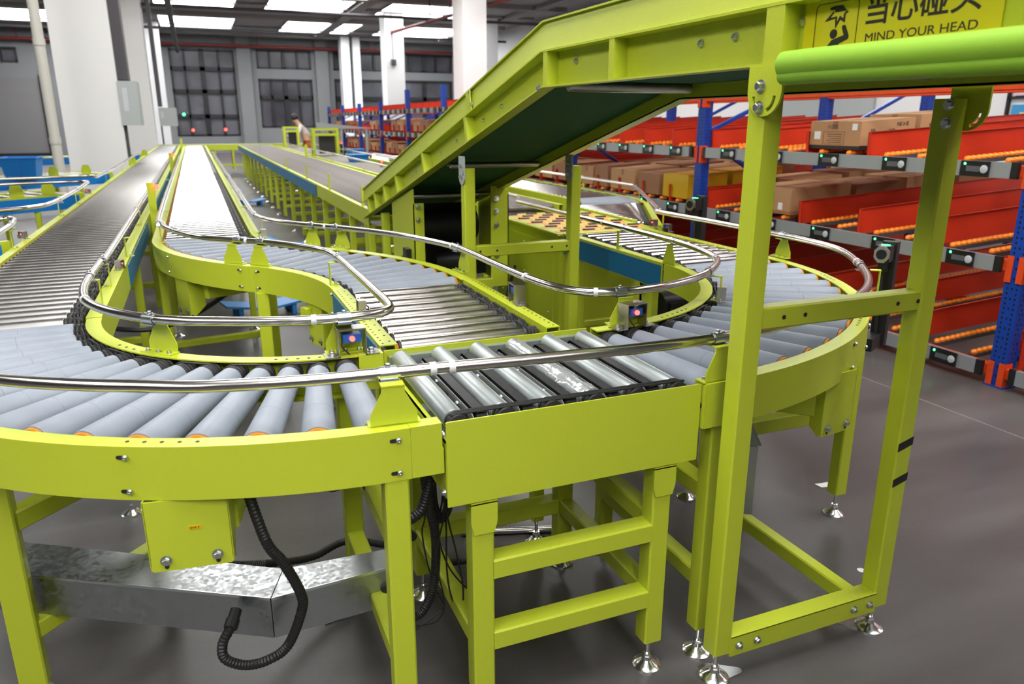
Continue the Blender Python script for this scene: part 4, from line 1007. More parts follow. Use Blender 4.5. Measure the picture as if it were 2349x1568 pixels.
for i, (a, b_) in enumerate(yy):
    for j in range(3):
        x = 3.89 + .53 * j
        carton(x, x + .5, a, b_, zL(1, x), .185 + .01 * ((i + j) % 3), '%s brown carton away from the yellow carton, in the %s row of the lane' % (ORD[i], ('front', 'second', 'third')[j]), m=CARD if (i + j) % 2 else CARDD)
for bi in range(3, 10):
    y0, y1 = FR[bi], FR[bi + 1]
    for li in (1, 2):
        n = 4 if bi < 7 else 3
        for k in range(n):
            if li == 2 and (bi + k) % 3 == 0: continue
            w = (y1 - y0 - .2) / n; ya = y0 + .1 + w * k
            hh = .17 + .05 * random.random()
            carton(3.90, 4.4, ya + .02, ya + w - .03, zL(li, 3.9), hh, '%s brown carton from near end, %s shelf, %s' % (ORD[k], LVN[li], BAYN[bi]), m=CARD if k % 2 else CARDD, tape=bi < 6)
    if bi < 8:
        for k in range(3):
            carton(3.92, 4.45, y0 + .2 + .7 * k, y0 + .75 + .7 * k, .42 - .0, .19, '%s brown carton from near end, below middle shelf, %s' % (ORD[k], BAYN[bi]), m=CARDD, tape=False)

# ---------------------------------------------------------------- barcode readers on black posts
def scanner(x, y, zt, label, d=(-.9, -.45, 0), lit=LEDO):
    root = thing('barcode_scanner', label, 'scanner', (x, y, .55)); d = V(d).normalized(); u = V((0, 0, 1)).cross(d)
    part('post', B().obox((x + .03, y + .01, (zt + .49) / 2), u, d, (0, 0, 1), .055, .04, zt - .49), BLACKM, root)
    part('foot_bracket', B().obox((x - .02, y, .515), d, u, (0, 0, 1), .18, .06, .05).box(x - .16, x - .02, y - .02, y + .02, .53, .54), BLACKM, root)
    c = V((x, y, zt - .04)) + d * .025
    hd = part('reader_head', B().obox(c, u, d, (0, 0, 1), .052, .06, .062).obox(c + V((0, 0, -.05)), u, d, (0, 0, 1), .03, .03, .04), DISP, root)
    oc = [(.028 * math.cos(PI / 8 + PI / 4 * k) * 1.05, .033 * math.sin(PI / 8 + PI / 4 * k) * 1.05) for k in range(8)]
    part('reader_bezel', B().prism(oc, c + d * .03, u, (0, 0, 1), d, .014), SENSS, hd)
    part('lens', B().cyl(c + d * .044, c + d * .047, .019, n=20), DISP, hd)
    part('status_light', B().obox(c - u * .0265 + V((0, 0, .002)) - d * .012, u, d, (0, 0, 1), .002, .006, .026), lit, hd)
    part('status_light', B().obox(c + V((0, 0, .032)), u, d, (0, 0, 1), .03, .01, .003), LEDG, hd)
    part('warning_triangle', B().prism([(-.009, -.008), (.009, -.008), (0, .009)], c - u * .0262 + d * .010 + V((0, 0, -.002)), d, (0, 0, 1), -u, .0006), SIGN, hd)
    part('cable', B().tube(smooth_path([c + V((0, 0, -.07)), c + V((0, 0, -.10)) - d * .004, c + V((0, 0, -.2)) - d * .01, (x + .0, y, .54)], 6), .006, 8), BLACK, root)
scanner(2.44, 2.12, .905, 'black barcode scanner on a post outside the right quarter turn')
scanner(2.49, 3.42, .965, 'black barcode scanner on a post in front of the blue rack upright', d=(-.95, -.3, 0))
scanner(2.62, 9.6, .95, 'distant black scanner with orange light seen past the edge of the incline')
# ---------------------------------------------------------------- galvanised tray and conduits
root = thing('cable_tray', 'galvanised sheet cable duct lying bent under the near left curve', 'cable tray', (-.1, 1.75, .25))
def seg(a, b_, na, nb):
    a, b_, na, nb = V(a), V(b_), V(na), V(nb)
    q = B(); z0, z1 = .195, .30
    A = [a, b_, b_ + nb, a + na]
    q.add([(p.x, p.y, z0) for p in A] + [(p.x, p.y, z1) for p in A], [(0, 3, 2, 1), (4, 5, 6, 7), (0, 1, 5, 4), (1, 2, 6, 5), (2, 3, 7, 6), (3, 0, 4, 7)])
    return q
part('duct_section', seg((-.62, 1.985, 0), (.05, 1.585, 0), (.045, .13, 0), (.04, .115, 0)), GALV, root)
part('duct_section', seg((.052, 1.584, 0), (.352, 1.605, 0), (.04, .115, 0), (.008, .085, 0)), GALV, root)
part('duct_lip', B().sweep([(-.001, -.004), (.001, -.004), (.001, .003), (-.001, .003)], [(-.62, 1.983, .301), (.05, 1.583, .301)]).sweep([(-.001, -.004), (.001, -.004), (.001, .003), (-.001, .003)], [(.054, 1.582, .301), (.352, 1.603, .301)]), BOLT, root)
minst('hole', HOLEM, root, axisM((.335, 1.64, .3003), (0, 0, 1)))
root = thing('cable_tray', 'galvanised sheet duct standing on edge under the right quarter turn', 'cable tray', (1.5, 1.75, .2))
part('duct_section', B().obox((1.50, 1.78, .33), (.5, .85, 0), (.85, -.5, 0), (0, 0, 1), .40, .07, .22), GALV, root)
part('duct_lip', B().obox((1.537, 1.764, .44), (.5, .85, 0), (.85, -.5, 0), (0, 0, 1), .40, .012, .004), BOLT, root)
def conduit(name, label, pts, r=.0115, rip=True, cat='cable', m=CONDUIT, ends=False):
    p = smooth_path(pts, 40 if rip else 8)
    if rip:   # resample evenly for the corrugation
        out = [p[0]]; acc = 0
        for a, b_ in zip(p, p[1:]):
            acc += (b_ - a).length
            if acc >= .0032: out.append(b_); acc = 0
        p = out
    b = B().tube(p, r - (.0012 if rip else 0), 10, rip=.0016 if rip else 0)
    if not ends: return solo(name, b, m, label, cat)
    root = thing(name, label, cat, p[0]); part('sheath', b, m, root)
    d = (p[1] - p[0]).normalized(); d = (p[6] - p[0]).normalized()
    part('connector', B().lathe([(r * 1.15, -.01), (r * 1.15, .012), (r * 1.35, .013), (r * 1.35, .034), (r * 1.1, .036)], p[0], d, 10), BLACKM, root)
    return root
conduit('corrugated_conduit', 'black corrugated hose looping from the front of the galvanised duct below the motor guard', [(-.028, 1.60, .272), (-.041, 1.575, .255), (-.060, 1.56, .23), (-.059, 1.55, .198), (-.021, 1.54, .176), (.026, 1.532, .179), (.075, 1.518, .215), (.111, 1.505, .306), (.111, 1.491, .36), (.081, 1.477, .451), (.05, 1.464, .518), (.02, 1.47, .66)], ends=True)
conduit('corrugated_conduit', 'black corrugated hose from the right end of the galvanised duct up past the leg', [(.322, 1.60, .245), (.330, 1.592, .215), (.345, 1.59, .18), (.371, 1.585, .158), (.406, 1.58, .173), (.431, 1.57, .237), (.438, 1.56, .315), (.433, 1.54, .411), (.416, 1.52, .494), (.40, 1.50, .60)], ends=True)
conduit('corrugated_conduit', 'black corrugated hose running flat behind the motor guard and duct', [(-.20, 1.87, .29), (-.119, 1.85, .276), (-.012, 1.9, .216), (.095, 1.95, .167), (.195, 2.0, .134), (.306, 2.05, .131), (.455, 1.98, .109), (.543, 1.95, .064), (.638, 1.967, .03), (.8, 2.0, .015)])
conduit('corrugated_conduit', 'short black hose dropping from the curve frame behind its right leg', [(.272, 1.6, .60), (.292, 1.6, .527), (.316, 1.6, .486), (.36, 1.6, .42), (.40, 1.62, .36)])
conduit('corrugated_conduit', 'short black hose bending in from the gap left of the transfer table plate', [(.425, 1.5, .63), (.416, 1.5, .581), (.406, 1.5, .54), (.386, 1.5, .494), (.34, 1.51, .465)], r=.013)
conduit('corrugated_conduit', 'black u-shaped hose under the left end of the transfer table', [(.431, 1.55, .60), (.431, 1.55, .533), (.435, 1.55, .475), (.447, 1.55, .44), (.462, 1.55, .446), (.475, 1.55, .481), (.49, 1.55, .55)], rip=False)
conduit('thin_cable', 'thin black cable in a long loop left of the transfer table leg', [(.45, 1.52, .56), (.453, 1.52, .498), (.462, 1.52, .439), (.477, 1.52, .365), (.487, 1.50, .276), (.482, 1.50, .217), (.466, 1.52, .228), (.454, 1.52, .311), (.458, 1.53, .439), (.452, 1.53, .54)], r=.0022, rip=False)
conduit('thin_cable', 'thin black cable ending diagonally beside the transfer table leg', [(.462, 1.56, .57), (.46, 1.56, .488), (.446, 1.56, .397), (.471, 1.56, .295), (.512, 1.54, .233)], r=.0022, rip=False)
conduit('thin_cable', 'thin black cable ending nearest the curve leg below the other loops', [(.45, 1.52, .55), (.45, 1.52, .464), (.428, 1.52, .353), (.444, 1.52, .241), (.434, 1.52, .206), (.36, 1.52, .165)], r=.002, rip=False)
conduit('thin_cable', 'thin black cable hanging lowest in the bundle left of the transfer table', [(.43, 1.58, .57), (.421, 1.58, .439), (.412, 1.58, .394), (.422, 1.58, .307), (.442, 1.58, .227), (.461, 1.58, .171), (.439, 1.58, .132), (.37, 1.58, .136)], r=.002, rip=False)
conduit('thin_cable', 'small coil of thin black cable hanging under the near left curve', [(.20, 1.5, .65), (.185, 1.5, .60), (.20, 1.5, .585), (.225, 1.5, .60), (.21, 1.5, .625), (.18, 1.5, .615), (.17, 1.5, .66)], r=.002, rip=False)
conduit('corrugated_conduit', 'black cable looping on the floor behind the second support frame', [(1.25, 3.6, .6), (1.2, 3.62, .35), (1.12, 3.6, .12), (1.2, 3.7, .03), (1.35, 3.75, .10), (1.3, 3.8, .25), (1.18, 3.75, .2), (1.25, 3.5, .03), (1.6, 3.4, .02)], rip=False)
conduit('corrugated_conduit', 'black cable curling beside the lime sorter cabinet', [(1.74, 4.2, .5), (1.55, 3.9, .3), (1.42, 3.6, .12), (1.45, 3.4, .03), (1.65, 3.3, .05), (1.7, 3.5, .2)], rip=False)
conduit('corrugated_conduit', 'black cable running under the frame of the upper s-bend toward the grey conveyor', [(-.6, 3.7, .5), (-.3, 3.65, .45), (-.1, 3.75, .47), (.1, 3.9, .55)], rip=False)
solo('steel_tube', B().tube([(.70, 2.16, .0125), (1.045, 2.045, .0125)], .012, 14), CHROME, 'loose polished steel tube lying on the floor behind the transfer table', 'tube')
# small litter on the floor
solo('paper_scrap', B().prism([(-.03, -.02), (.035, -.028), (.03, .004), (-.035, .012)], (2.12, 1.98, .001), (1, 0, 0), (0, 1, 0), (0, 0, 1), .003), PAPER, 'white paper scrap on the floor beside the right curve leg', 'paper')
solo('paper_scrap', B().prism([(-.05, -.012), (.05, .006), (.05, .02), (-.05, .006)], (.245, 1.868, .001), (1, 0, 0), (0, 1, 0), (0, 0, 1), .004), PAPER, 'white strip of card on the floor below the galvanised duct', 'paper')
solo('washer', B().lathe([(.006, 0), (.012, 0), (.012, .002), (.006, .002)], (1.793, 1.486, .0002), (0, 0, 1), 18), NYLON, 'small white washer on the floor right of the tall support frame', 'washer')
solo('washer', B().lathe([(.006, 0), (.012, 0), (.012, .002), (.006, .002)], (1.74, 1.98, .0002), (0, 0, 1), 18), BOLT, 'small dull washer on the floor under the right quarter turn', 'washer')
# extra mounting tab beside the two front feet
for x, y, lb in ((1.595, 1.285, 'right'), (1.075, 1.285, 'left')):
    t = [(.03 * math.cos(a), .03 * math.sin(a)) for a in [PI * .5 + PI * k / 10 for k in range(11)]] ; ang = 2.6 if lb == 'right' else -.25
    poly = [(.034, .034), (-.034, .034)] if False else [(.036 * math.cos(q), .036 * math.sin(q)) for q in [PI / 3 + (2 * PI - 2 * PI / 3) * k / 16 for k in range(17)]] + [(.07 + .012 * math.cos(q), .012 * math.sin(q)) for q in [-PI / 3 + 2 * PI / 3 * k / 8 for k in range(9)]]
    u = V((math.cos(ang), math.sin(ang), 0))
    solo('foot_plate', B().prism(poly, (x, y, .0003), u, V((0, 0, 1)).cross(u), (0, 0, 1), .003), BRIGHT, 'teardrop steel plate under the %s foot of the tall support frame' % lb, 'floor plate')

# ---------------------------------------------------------------- blue plastic pieces
def blue_piece(c, ang, label, s=1.):
    root = thing('blue_plastic_board', label, 'plastic board', c); c = V(c); u = V((math.cos(ang), math.sin(ang), 0)); v = V((0, 0, 1)).cross(u)
    part('board', B().prism([(-.3 * s, .10), (0, .05), (.3 * s, .09), (.3 * s, .105), (0, .065), (-.3 * s, .115)], c - v * .11, u, (0, 0, 1), v, .22), BLUEP, root)
    for a in (-.2, .18):
        part('leg', B().obox(c + u * a * s + V((0, 0, .042)), u, v, (0, 0, 1), .03, .2, .084), BLUEP, root)
blue_piece((.36, 5.62, .0), .2, 'bent blue plastic board on low feet under the s-bend')
blue_piece((.74, 8.6, .0), -1.0, 'bent blue plastic board on the floor between bright and dark lines', 1.4)
blue_piece((.78, 13.5, .0), .3, 'small blue plastic board far down the aisle beside the dark line', .8)
# grey control box under the incline foot
root = thing('control_box', 'small grey control box on the floor at the foot of the incline', 'control box', (1.0, 4.6, 0))
part('housing', B().box(.93, 1.05, 4.5, 4.7, .22, .52), GREYBOX, root); part('support', B().box(.97, 1.01, 4.58, 4.62, 0, .22), LIME, root)
for z in (.32, .42): minst('hole', HOLEM, root, axisM((1.03, 4.4995, z), (0, -1, 0)) @ Matrix.Scale(2, 4))
root = thing('control_box', 'low grey control cabinet behind the drive housing of the incline', 'control box', (1.3, 4.75, 0))
part('housing', B().box(1.15, 1.52, 4.86, 5.05, .04, .36), GREYBOX, root)
part('plinth', B().box(1.16, 1.51, 4.87, 5.04, 0, .04), DGREY, root)

# ---------------------------------------------------------------- spurs on the left of the grey conveyor
def spur(p, label, L=2.6, ang=-142, w=.5, drop=0.):
    a = math.radians(ang); d = V((math.cos(a), math.sin(a), 0)); n = V((d.y, -d.x, 0))   # n points to the far side
    if n.y < 0: n = -n
    p = V(p); root = thing('spur_conveyor', label, 'conveyor', p + d * (L / 2) + n * (w / 2))
    for q in (p, p + n * w):
        part('side_frame', B().sweep([(-.02, .655), (.02, .655), (.02, .77), (-.02, .77)], [q, q + d * L]), LIME, root)
    part('side_panel', B().sweep([(-.003, .645), (.003, .645), (.003, .755), (-.003, .755)], [p - n * .024 + d * .05, p - n * .024 + d * L]), BLUEL, root)
    me = mesh('roller', B().lathe([(.024, 0), (.024, w - .05)], (-(w - .05) / 2, 0, 0), (1, 0, 0), 12), DULL)
    for k in range(int(L / .14)): inst('roller', me, root, p + d * (.08 + .14 * k) + n * (w / 2) + V((0, 0, .745)), math.atan2(n.y, n.x))
    for t in (.4, L - .4):
        for q in (p, p + n * w): leg(root, (q + d * t).x, (q + d * t).y, .66, w=.04, d=.04)
    return p, d, n
spur((-.93, 4.50, 0), 'angled side conveyor with blue panel joining the grey conveyor nearest the camera')
spur((-.93, 7.45, 0), 'angled side conveyor with blue panel joining the grey conveyor second from the camera')
spur((-.95, 10.35, 0), 'angled side conveyor with blue panel joining the grey conveyor third from the camera')
spur((-.95, 16.2, 0), 'angled side conveyor with blue panel joining the grey conveyor near the second pillar')
for k, (x, y) in enumerate([(-1.15, 4.36), (-1.40, 4.16), (-1.16, 7.3), (-1.36, 7.15), (-1.6, 6.95), (-1.2, 10.18), (-1.5, 9.95), (-.845, 12.3), (-.845, 15.4)]):
    root = thing('guide_bracket', '%s small lime guide plate counted away along the left edge of the grey conveyor' % ORD[k], 'bracket', (x, y, .77))
    part('plate', B().prism([(-.05, 0), (-.05, .05), (-.03, .10), (.03, .10), (.05, .05), (.05, 0)], (x, y, .77), (1, 0, 0), (0, 0, 1), (0, 1, 0), .006), LIME, root)
    part('foot_flange', B().box(x - .05, x + .05, y, y + .03, .765, .771), LIME, root)
root = thing('plastic_bin', 'blue plastic tote bin on the third side conveyor at the left edge', 'bin', (-1.72, 9.4, .77))
b = B(); c = (-1.75, 9.75, .775)
o0, o1, i0, i1 = .13, .155, .118, .145
def ring(w, l, z): return [(c[0] - w, c[1] - l, z), (c[0] + w, c[1] - l, z), (c[0] + w, c[1] + l, z), (c[0] - w, c[1] + l, z)]
rows = [ring(.14, .19, .775), ring(.17, .22, .975), ring(.185, .235, .975), ring(.185, .235, .985), ring(.165, .215, .985), ring(.135, .185, .785)]
vs = [q for r in rows for q in r]; b.add(vs, [(4 * i + k, 4 * i + (k + 1) % 4, 4 * i + 4 + (k + 1) % 4, 4 * i + 4 + k) for i in range(5) for k in range(4)] + [(0, 3, 2, 1), (20, 21, 22, 23)])
part('bin_body', b, BLUEL, root)
part('bin_rib', B().box(c[0] - .005, c[0] + .005, c[1] - .215, c[1] - .185, .80, .96), BLUEL, root)

# ---------------------------------------------------------------- gates, person, far odds and ends
def gate(x, y, label, w=.42, h=.47, d=.2):
    root = thing('scanner_gate', label, 'gate frame', (x, y, .77))
    for sx in (-1, 1):
        for dy in (0, d): part('post', B().box(x + sx * w / 2 - .025, x + sx * w / 2 + .025, y + dy - .025, y + dy + .025, .77, .77 + h), LIME, root)
    b = B().box(x - w / 2, x + w / 2, y - .024, y + .024, .77 + h - .04, .77 + h).box(x - w / 2, x + w / 2, y - .024, y + .024, .77 + h - .13, .77 + h - .09)
    b.box(x - w / 2 - .024, x - w / 2 + .024, y, y + d, .77 + h - .04, .77 + h).box(x - w / 2 - .024, x - w / 2 + .024, y, y + d, .77 + h - .13, .77 + h - .09).box(x + w / 2 - .024, x + w / 2 + .024, y, y + d, .77 + h - .04, .77 + h)
    part('top_rail', b, LIME, root)
    part('curtain', B().box(x - w / 2 + .1, x + w / 2 - .03, y + d / 2, y + d / 2 + .01, .80, .77 + h - .13).box(x - w / 2 + .02, x - w / 2 + .03, y + .05, y + d - .05, .8, .77 + h - .13), BLACK, root)
gate(2.20, 14.2, 'lime gate frame with black curtain over the second dark line, nearer of two')
gate(2.22, 19.6, 'lime gate frame with black curtain over the second dark line, farther of two', w=.32)
gate(2.0, 5.9, 'lime frame posts with black panel seen just right of the incline', w=.42, h=.5, d=.3)
root = thing('grey_panel', 'pale grey sloping panel behind the nearer green gate', 'panel', (2.9, 15.5, 1.2))
part('sheet', B().prism([(-.5, -.03), (.6, -.03), (.6, -.02), (-.5, .09)], (2.75, 15.5, 1.25), (1, 0, 0), (0, 0, 1), (0, 1, 0), .05), GREYBOX, root)
part('prop', B().box(2.7, 2.74, 15.52, 15.56, 0, 1.22).box(3.2, 3.24, 15.52, 15.56, 0, 1.22), GREYBOX, root)
for k, (x, y) in enumerate([(2.85, 11.2), (3.0, 9.4)]):
    solo('white_bag', B().lathe([(.02, 0), (.2, .01), (.23, .05), (.16, .09), (.03, .10)], (x, y, .775), (0, 0, 1), 16), PAPER, 'white plastic bag on the far bright rollers, %s from the incline' % ('farther' if k == 0 else 'nearer'), 'bag')
for k, (x, y) in enumerate([(2.75, 9.0), (2.72, 14.2), (2.3, 11.8)]):
    root = thing('plastic_bin', 'small blue bin on the far lines, %s from the incline' % ORD[k], 'bin', (x, y, .77))
    part('bin_body', B().add([(x - .13, y - .1, .772), (x + .13, y - .1, .772), (x + .13, y + .1, .772), (x - .13, y + .1, .772), (x - .15, y - .12, .87), (x + .15, y - .12, .87), (x + .15, y + .12, .87), (x - .15, y + .12, .87)], [(0, 3, 2, 1), (4, 5, 6, 7), (0, 1, 5, 4), (1, 2, 6, 5), (2, 3, 7, 6), (3, 0, 4, 7)]), BLUEL, root)
    part('bin_rim', B().box(x - .16, x + .16, y - .13, y + .13, .868, .876), BLUEL, root)

def skin_mesh(name, nodes, edges, m, parent, lv=2, off=None):
    me = bpy.data.meshes.new(name); offv = W[parent]
    me.from_pydata([tuple(V(p) - offv) for p, r in nodes], edges, [])
    o = bpy.data.objects.new(name, me); COL.objects.link(o)
    sk = o.modifiers.new('skin', 'SKIN')
    for i, (p, r) in enumerate(nodes):
        me.skin_vertices[0].data[i].radius = r if isinstance(r, tuple) else (r, r)
    me.skin_vertices[0].data[0].use_root = True
    sb = o.modifiers.new('sub', 'SUBSURF'); sb.levels = lv; sb.render_levels = lv
    bpy.context.view_layer.update()
    e = bpy.data.meshes.new_from_object(o.evaluated_get(bpy.context.evaluated_depsgraph_get()))
    bpy.data.objects.remove(o)
    e.materials.clear(); e.materials.append(m); e.polygons.foreach_set('use_smooth', [True] * len(e.polygons))
    q = bpy.data.objects.new(name, e); COL.objects.link(q); q.parent = parent; W[q] = offv; return q
px, py = 2.72, 21.3
root = thing('person', 'person in a white top and orange brown trousers bending over the far line', 'person', (px, py, 0))
g_ = lambda x, y, z: (px + x, py + y, z)
body = skin_mesh('body', [(g_(.1, 0, .86), .115), (g_(.04, 0, 1.05), .12), (g_(-.06, 0, 1.22), .13), (g_(-.12, 0, 1.32), .06), (g_(-.17, -.01, 1.37), .075), (g_(-.21, -.02, 1.44), .085),
    (g_(-.07, -.17, 1.24), .055), (g_(-.16, -.22, 1.05), .042), (g_(-.34, -.2, .98), .034), (g_(-.42, -.19, .97), .03),
    (g_(-.07, .17, 1.24), .055), (g_(-.16, .22, 1.05), .042), (g_(-.34, .2, .98), .034), (g_(-.42, .19, .97), .03),
    (g_(.1, -.09, .78), .09), (g_(.08, -.1, .44), .06), (g_(.1, -.1, .08), .045), (g_(0, -.1, .04), .04), (g_(.1, .09, .78), .09), (g_(.08, .1, .44), .06), (g_(.1, .1, .08), .045), (g_(0, .1, .04), .04)],
    [(0, 1), (1, 2), (2, 3), (3, 4), (4, 5), (2, 6), (6, 7), (7, 8), (8, 9), (2, 10), (10, 11), (11, 12), (12, 13), (0, 14), (14, 15), (15, 16), (16, 17), (0, 18), (18, 19), (19, 20), (20, 21)], SKIN, root)
skin_mesh('shirt', [(g_(.09, 0, .92), .13), (g_(.04, 0, 1.06), .135), (g_(-.06, 0, 1.22), .145), (g_(-.07, -.17, 1.24), .072), (g_(-.15, -.215, 1.07), .056), (g_(-.26, -.205, 1.0), .05), (g_(-.07, .17, 1.24), .072), (g_(-.15, .215, 1.07), .056), (g_(-.26, .205, 1.0), .05)],
    [(0, 1), (1, 2), (2, 3), (3, 4), (4, 5), (2, 6), (6, 7), (7, 8)], SHIRT, root)
skin_mesh('trousers', [(g_(.1, 0, .90), .132), (g_(.1, -.09, .78), .108), (g_(.08, -.1, .44), .08), (g_(.1, -.1, .12), .066), (g_(.1, .09, .78), .108), (g_(.08, .1, .44), .08), (g_(.1, .1, .12), .066)], [(0, 1), (1, 2), (2, 3), (0, 4), (4, 5), (5, 6)], TROUS, root)
hb = B(); hb.lathe([(.01, -.10), (.075, -.06), (.098, 0), (.08, .06), (.01, .098)], g_(-.195, -.02, 1.47), (-.25, 0, 1), 16); part('hair', hb, HAIR, root)

# ---------------------------------------------------------------- building
struct('floor', B().box(-14, 16, -6, 40, -.05, 0), FLOOR)
jn = B()
jn.box(3.272, 3.276, -1, 12, 0, .0004)
struct('trim_1', jn, mat('floor_joint', srgb(150, 146, 142), .7))
HC = 5.0
struct('ceiling', B().box(-14, 16, -6, 40, HC, HC + .1), CEIL)
for i, y in enumerate((6.2, 14.0, 21.7, 24.6, 30.2, 36.0)): struct('ceiling_beam', B().box(-14, 12, y - .2, y + .2, HC - .14, HC), BEAM)
for x in (-9.0, -1.3, 5.5, 11): struct('ceiling_beam', B().box(x - .2, x + .2, -6, 36, HC - .12, HC), BEAM)
for y in (18, 27.2, 33.6): struct('ceiling_beam', B().box(-14, 12, y - .1, y + .1, HC - .08, HC), BEAM)
YB = 37.0
wins = [(-.6, 2.0, .75, 4.35, [(.68, .07), (-.02, .03), (1.35, .03)], [3.55, 2.62, 1.58]),
        (2.95, 5.3, 3.62, 4.42, [(3.5, .03), (4.1, .05), (4.7, .03)], []), (2.95, 5.3, 1.1, 3.2, [(4.1, .06), (3.5, .03), (4.7, .03)], [2.4]),
        (6.3, 8.9, 3.62, 4.42, [(6.9, .03), (7.5, .05), (8.2, .03)], []), (6.3, 8.9, 1.1, 3.25, [(7.5, .06)], [2.4]),
        (9.2, 12.0, 3.62, 4.42, [(9.9, .03), (10.6, .05), (11.2, .03)], []), (9.2, 12.0, 1.1, 3.25, [(10.6, .06)], [2.4]),
        (-6.75, -6.15, 3.62, 4.2, [], [])]
xs = sorted({-14, 16} | {w[0] for w in wins} | {w[1] for w in wins}); zs = sorted({0, HC} | {w[2] for w in wins} | {w[3] for w in wins})
wb = B()
for a, b_ in zip(xs, xs[1:]):
    for c_, d_ in zip(zs, zs[1:]):
        mx, mz = (a + b_) / 2, (c_ + d_) / 2
        if any(w[0] < mx < w[1] and w[2] < mz < w[3] for w in wins): continue
        wb.box(a, b_, YB, YB + .2, c_, d_)
struct('wall_back', wb, WALLG)
for x in (2.4, 5.75): struct('trim_2', B().box(x - .28, x + .28, YB - .25, YB, 0, HC), WALLG)
for i, (a, b_, c_, d_, ms, hs) in enumerate(wins):
    f = B(); t = .07
    f.box(a, a + t, YB - .02, YB + .1, c_, d_).box(b_ - t, b_, YB - .02, YB + .1, c_, d_).box(a, b_, YB - .02, YB + .1, c_, c_ + t).box(a, b_, YB - .02, YB + .1, d_ - t, d_)
    for x, w_ in ms: w_ *= 1.5; f.box(x - w_, x + w_, YB - .02, YB + .08, c_, d_)
    for z in hs: f.box(a, b_, YB - .02, YB + .08, z - .085, z + .085)
    w = struct('window_%d' % (i + 1), f, FRAMEB)
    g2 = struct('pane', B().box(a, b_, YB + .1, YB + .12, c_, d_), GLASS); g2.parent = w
    if i in (1, 3):
        for (x, z) in ((a + 1.9, d_ - .15), (a + 1.5, d_ - .38)): 
            l2 = struct('reflection', B().box(x - .07, x + .07, YB + .09, YB + .1, z - .035, z + .035), LIGHTP) if False else None
# dark gate on the left part of the back wall
struct('door_1', B().box(-9.5, -5.5, YB - .06, YB, 0, 3.05).box(-5.5, -5.35, YB - .12, YB, 0, 3.2), mat('grey_shutter', srgb(118, 116, 116), .7))
struct('trim_3', B().box(-9.6, -5.3, YB - .1, YB - .06, -.0, .12).box(-5.55, -5.3, YB - .14, YB - .06, 0, 3.15), FRAMEB)
struct('wall_left', B().box(-14.1, -14, -6, 40, 0, HC), WALLG)
struct('wall_right', B().box(12.5, 12.6, -6, 40, 0, HC), WHITE)
struct('wall_front', B().box(-14, 16, -6.1, -6, 0, HC), WALLG)
struct('door_2', B().box(12.42, 12.5, 11.6, 14.4, 0, 2.6), GREYBOX)
for lb, (x, z), mm in (('green', (-.27, 1.66), LEDG), ('red', (.03, 1.0), LEDR), ('bright red', (1.37, 1.02), LEDR)):
    root = thing('indicator_lamp', 'tiny %s lamp in front of the lower panes of the big far window' % lb if lb != 'bright red' else 'tiny red lamp at the right side of the big far window', 'lamp', (x, 36.9, z))
    part('lamp_base', B().box(x - .05, x + .05, 36.92, 36.98, z - .05, z + .05), BLACKM, root); part('lens', B().lathe([(.06, 0), (.045, .03), (0, .04)], (x, 36.92, z), (0, -1, 0), 12), mm, root)
# notice board by the right wall
root = thing('notice_board', 'black framed board with blue and pink sheets by the white wall at the right edge', 'notice board', (12.44, 8.6, 1.6))
part('frame', B().box(12.44, 12.5, 6.2, 8.9, 1.2, 1.22).box(12.44, 12.5, 8.86, 8.9, .9, 2.2).box(12.44, 12.5, 6.2, 8.9, 1.72, 1.75).box(12.44, 12.5, 6.2, 8.9, 2.17, 2.2), FRAMEB, root)
part('sheet', B().box(12.46, 12.49, 6.3, 8.8, 1.25, 1.62), mat('blue_sheet', srgb(60, 150, 205), .6), root); part('sheet', B().box(12.46, 12.49, 6.3, 8.8, 1.76, 2.1), mat('pink_sheet', srgb(222, 190, 200), .6), root); part('sheet', B().box(12.45, 12.458, 8.35, 8.65, 1.25, 1.5), mat('pale_note', srgb(205, 205, 150), .6), root)
# white counter beyond the rack
root = thing('work_table', 'long white work table with dark legs seen through the rack at the right edge', 'table', (8.4, 5.6, 0))
part('table_top', B().box(7.2, 11.5, 5.3, 6.3, .72, .76), PAPER, root)
for x in (7.3, 8.0, 8.7, 9.4, 10.1, 10.8): part('leg', B().box(x - .03, x + .03, 5.4, 5.46, 0, .72), DGREY, root)
part('shelf', B().box(7.25, 11.4, 5.45, 6.2, .3, .33), GREYBOX, root)
# pillars
def pillar(i, x0, x1, y0, y1): struct('pillar', B().box(x0, x1, y0, y1, 0, HC), WHITE)
for i, a in enumerate([(-1.73, -.95, 13.0, 13.75), (-1.75, -.93, 23.3, 24.2), (-1.75, -.8, 33.0, 33.8), (6.47, 7.1, 19.0, 19.8), (6.45, 7.1, 27.2, 27.95), (6.45, 6.82, 35.6, 36.3), (6.98, 7.3, 35.7, 36.3), (9.9, 10.6, 27.2, 28)]): pillar(i, *a)
def duct(x0, x1, y0, y1, z0, z1, label): 
    root = thing('cable_duct', label, 'cable duct', ((x0 + x1) / 2, (y0 + y1) / 2, z0)); part('duct_body', B().box(x0, x1, y0, y1, z0, z1), DGREY, root); return root
duct(-.95, -.80, 13.1, 13.5, 1.95, 5.0, 'dark grey vertical cable duct above the cabinet on the nearest white pillar')
duct(-.80, -.70, 23.4, 23.8, 1.75, 5.0, 'dark grey vertical cable duct above the cabinet on the second white pillar')
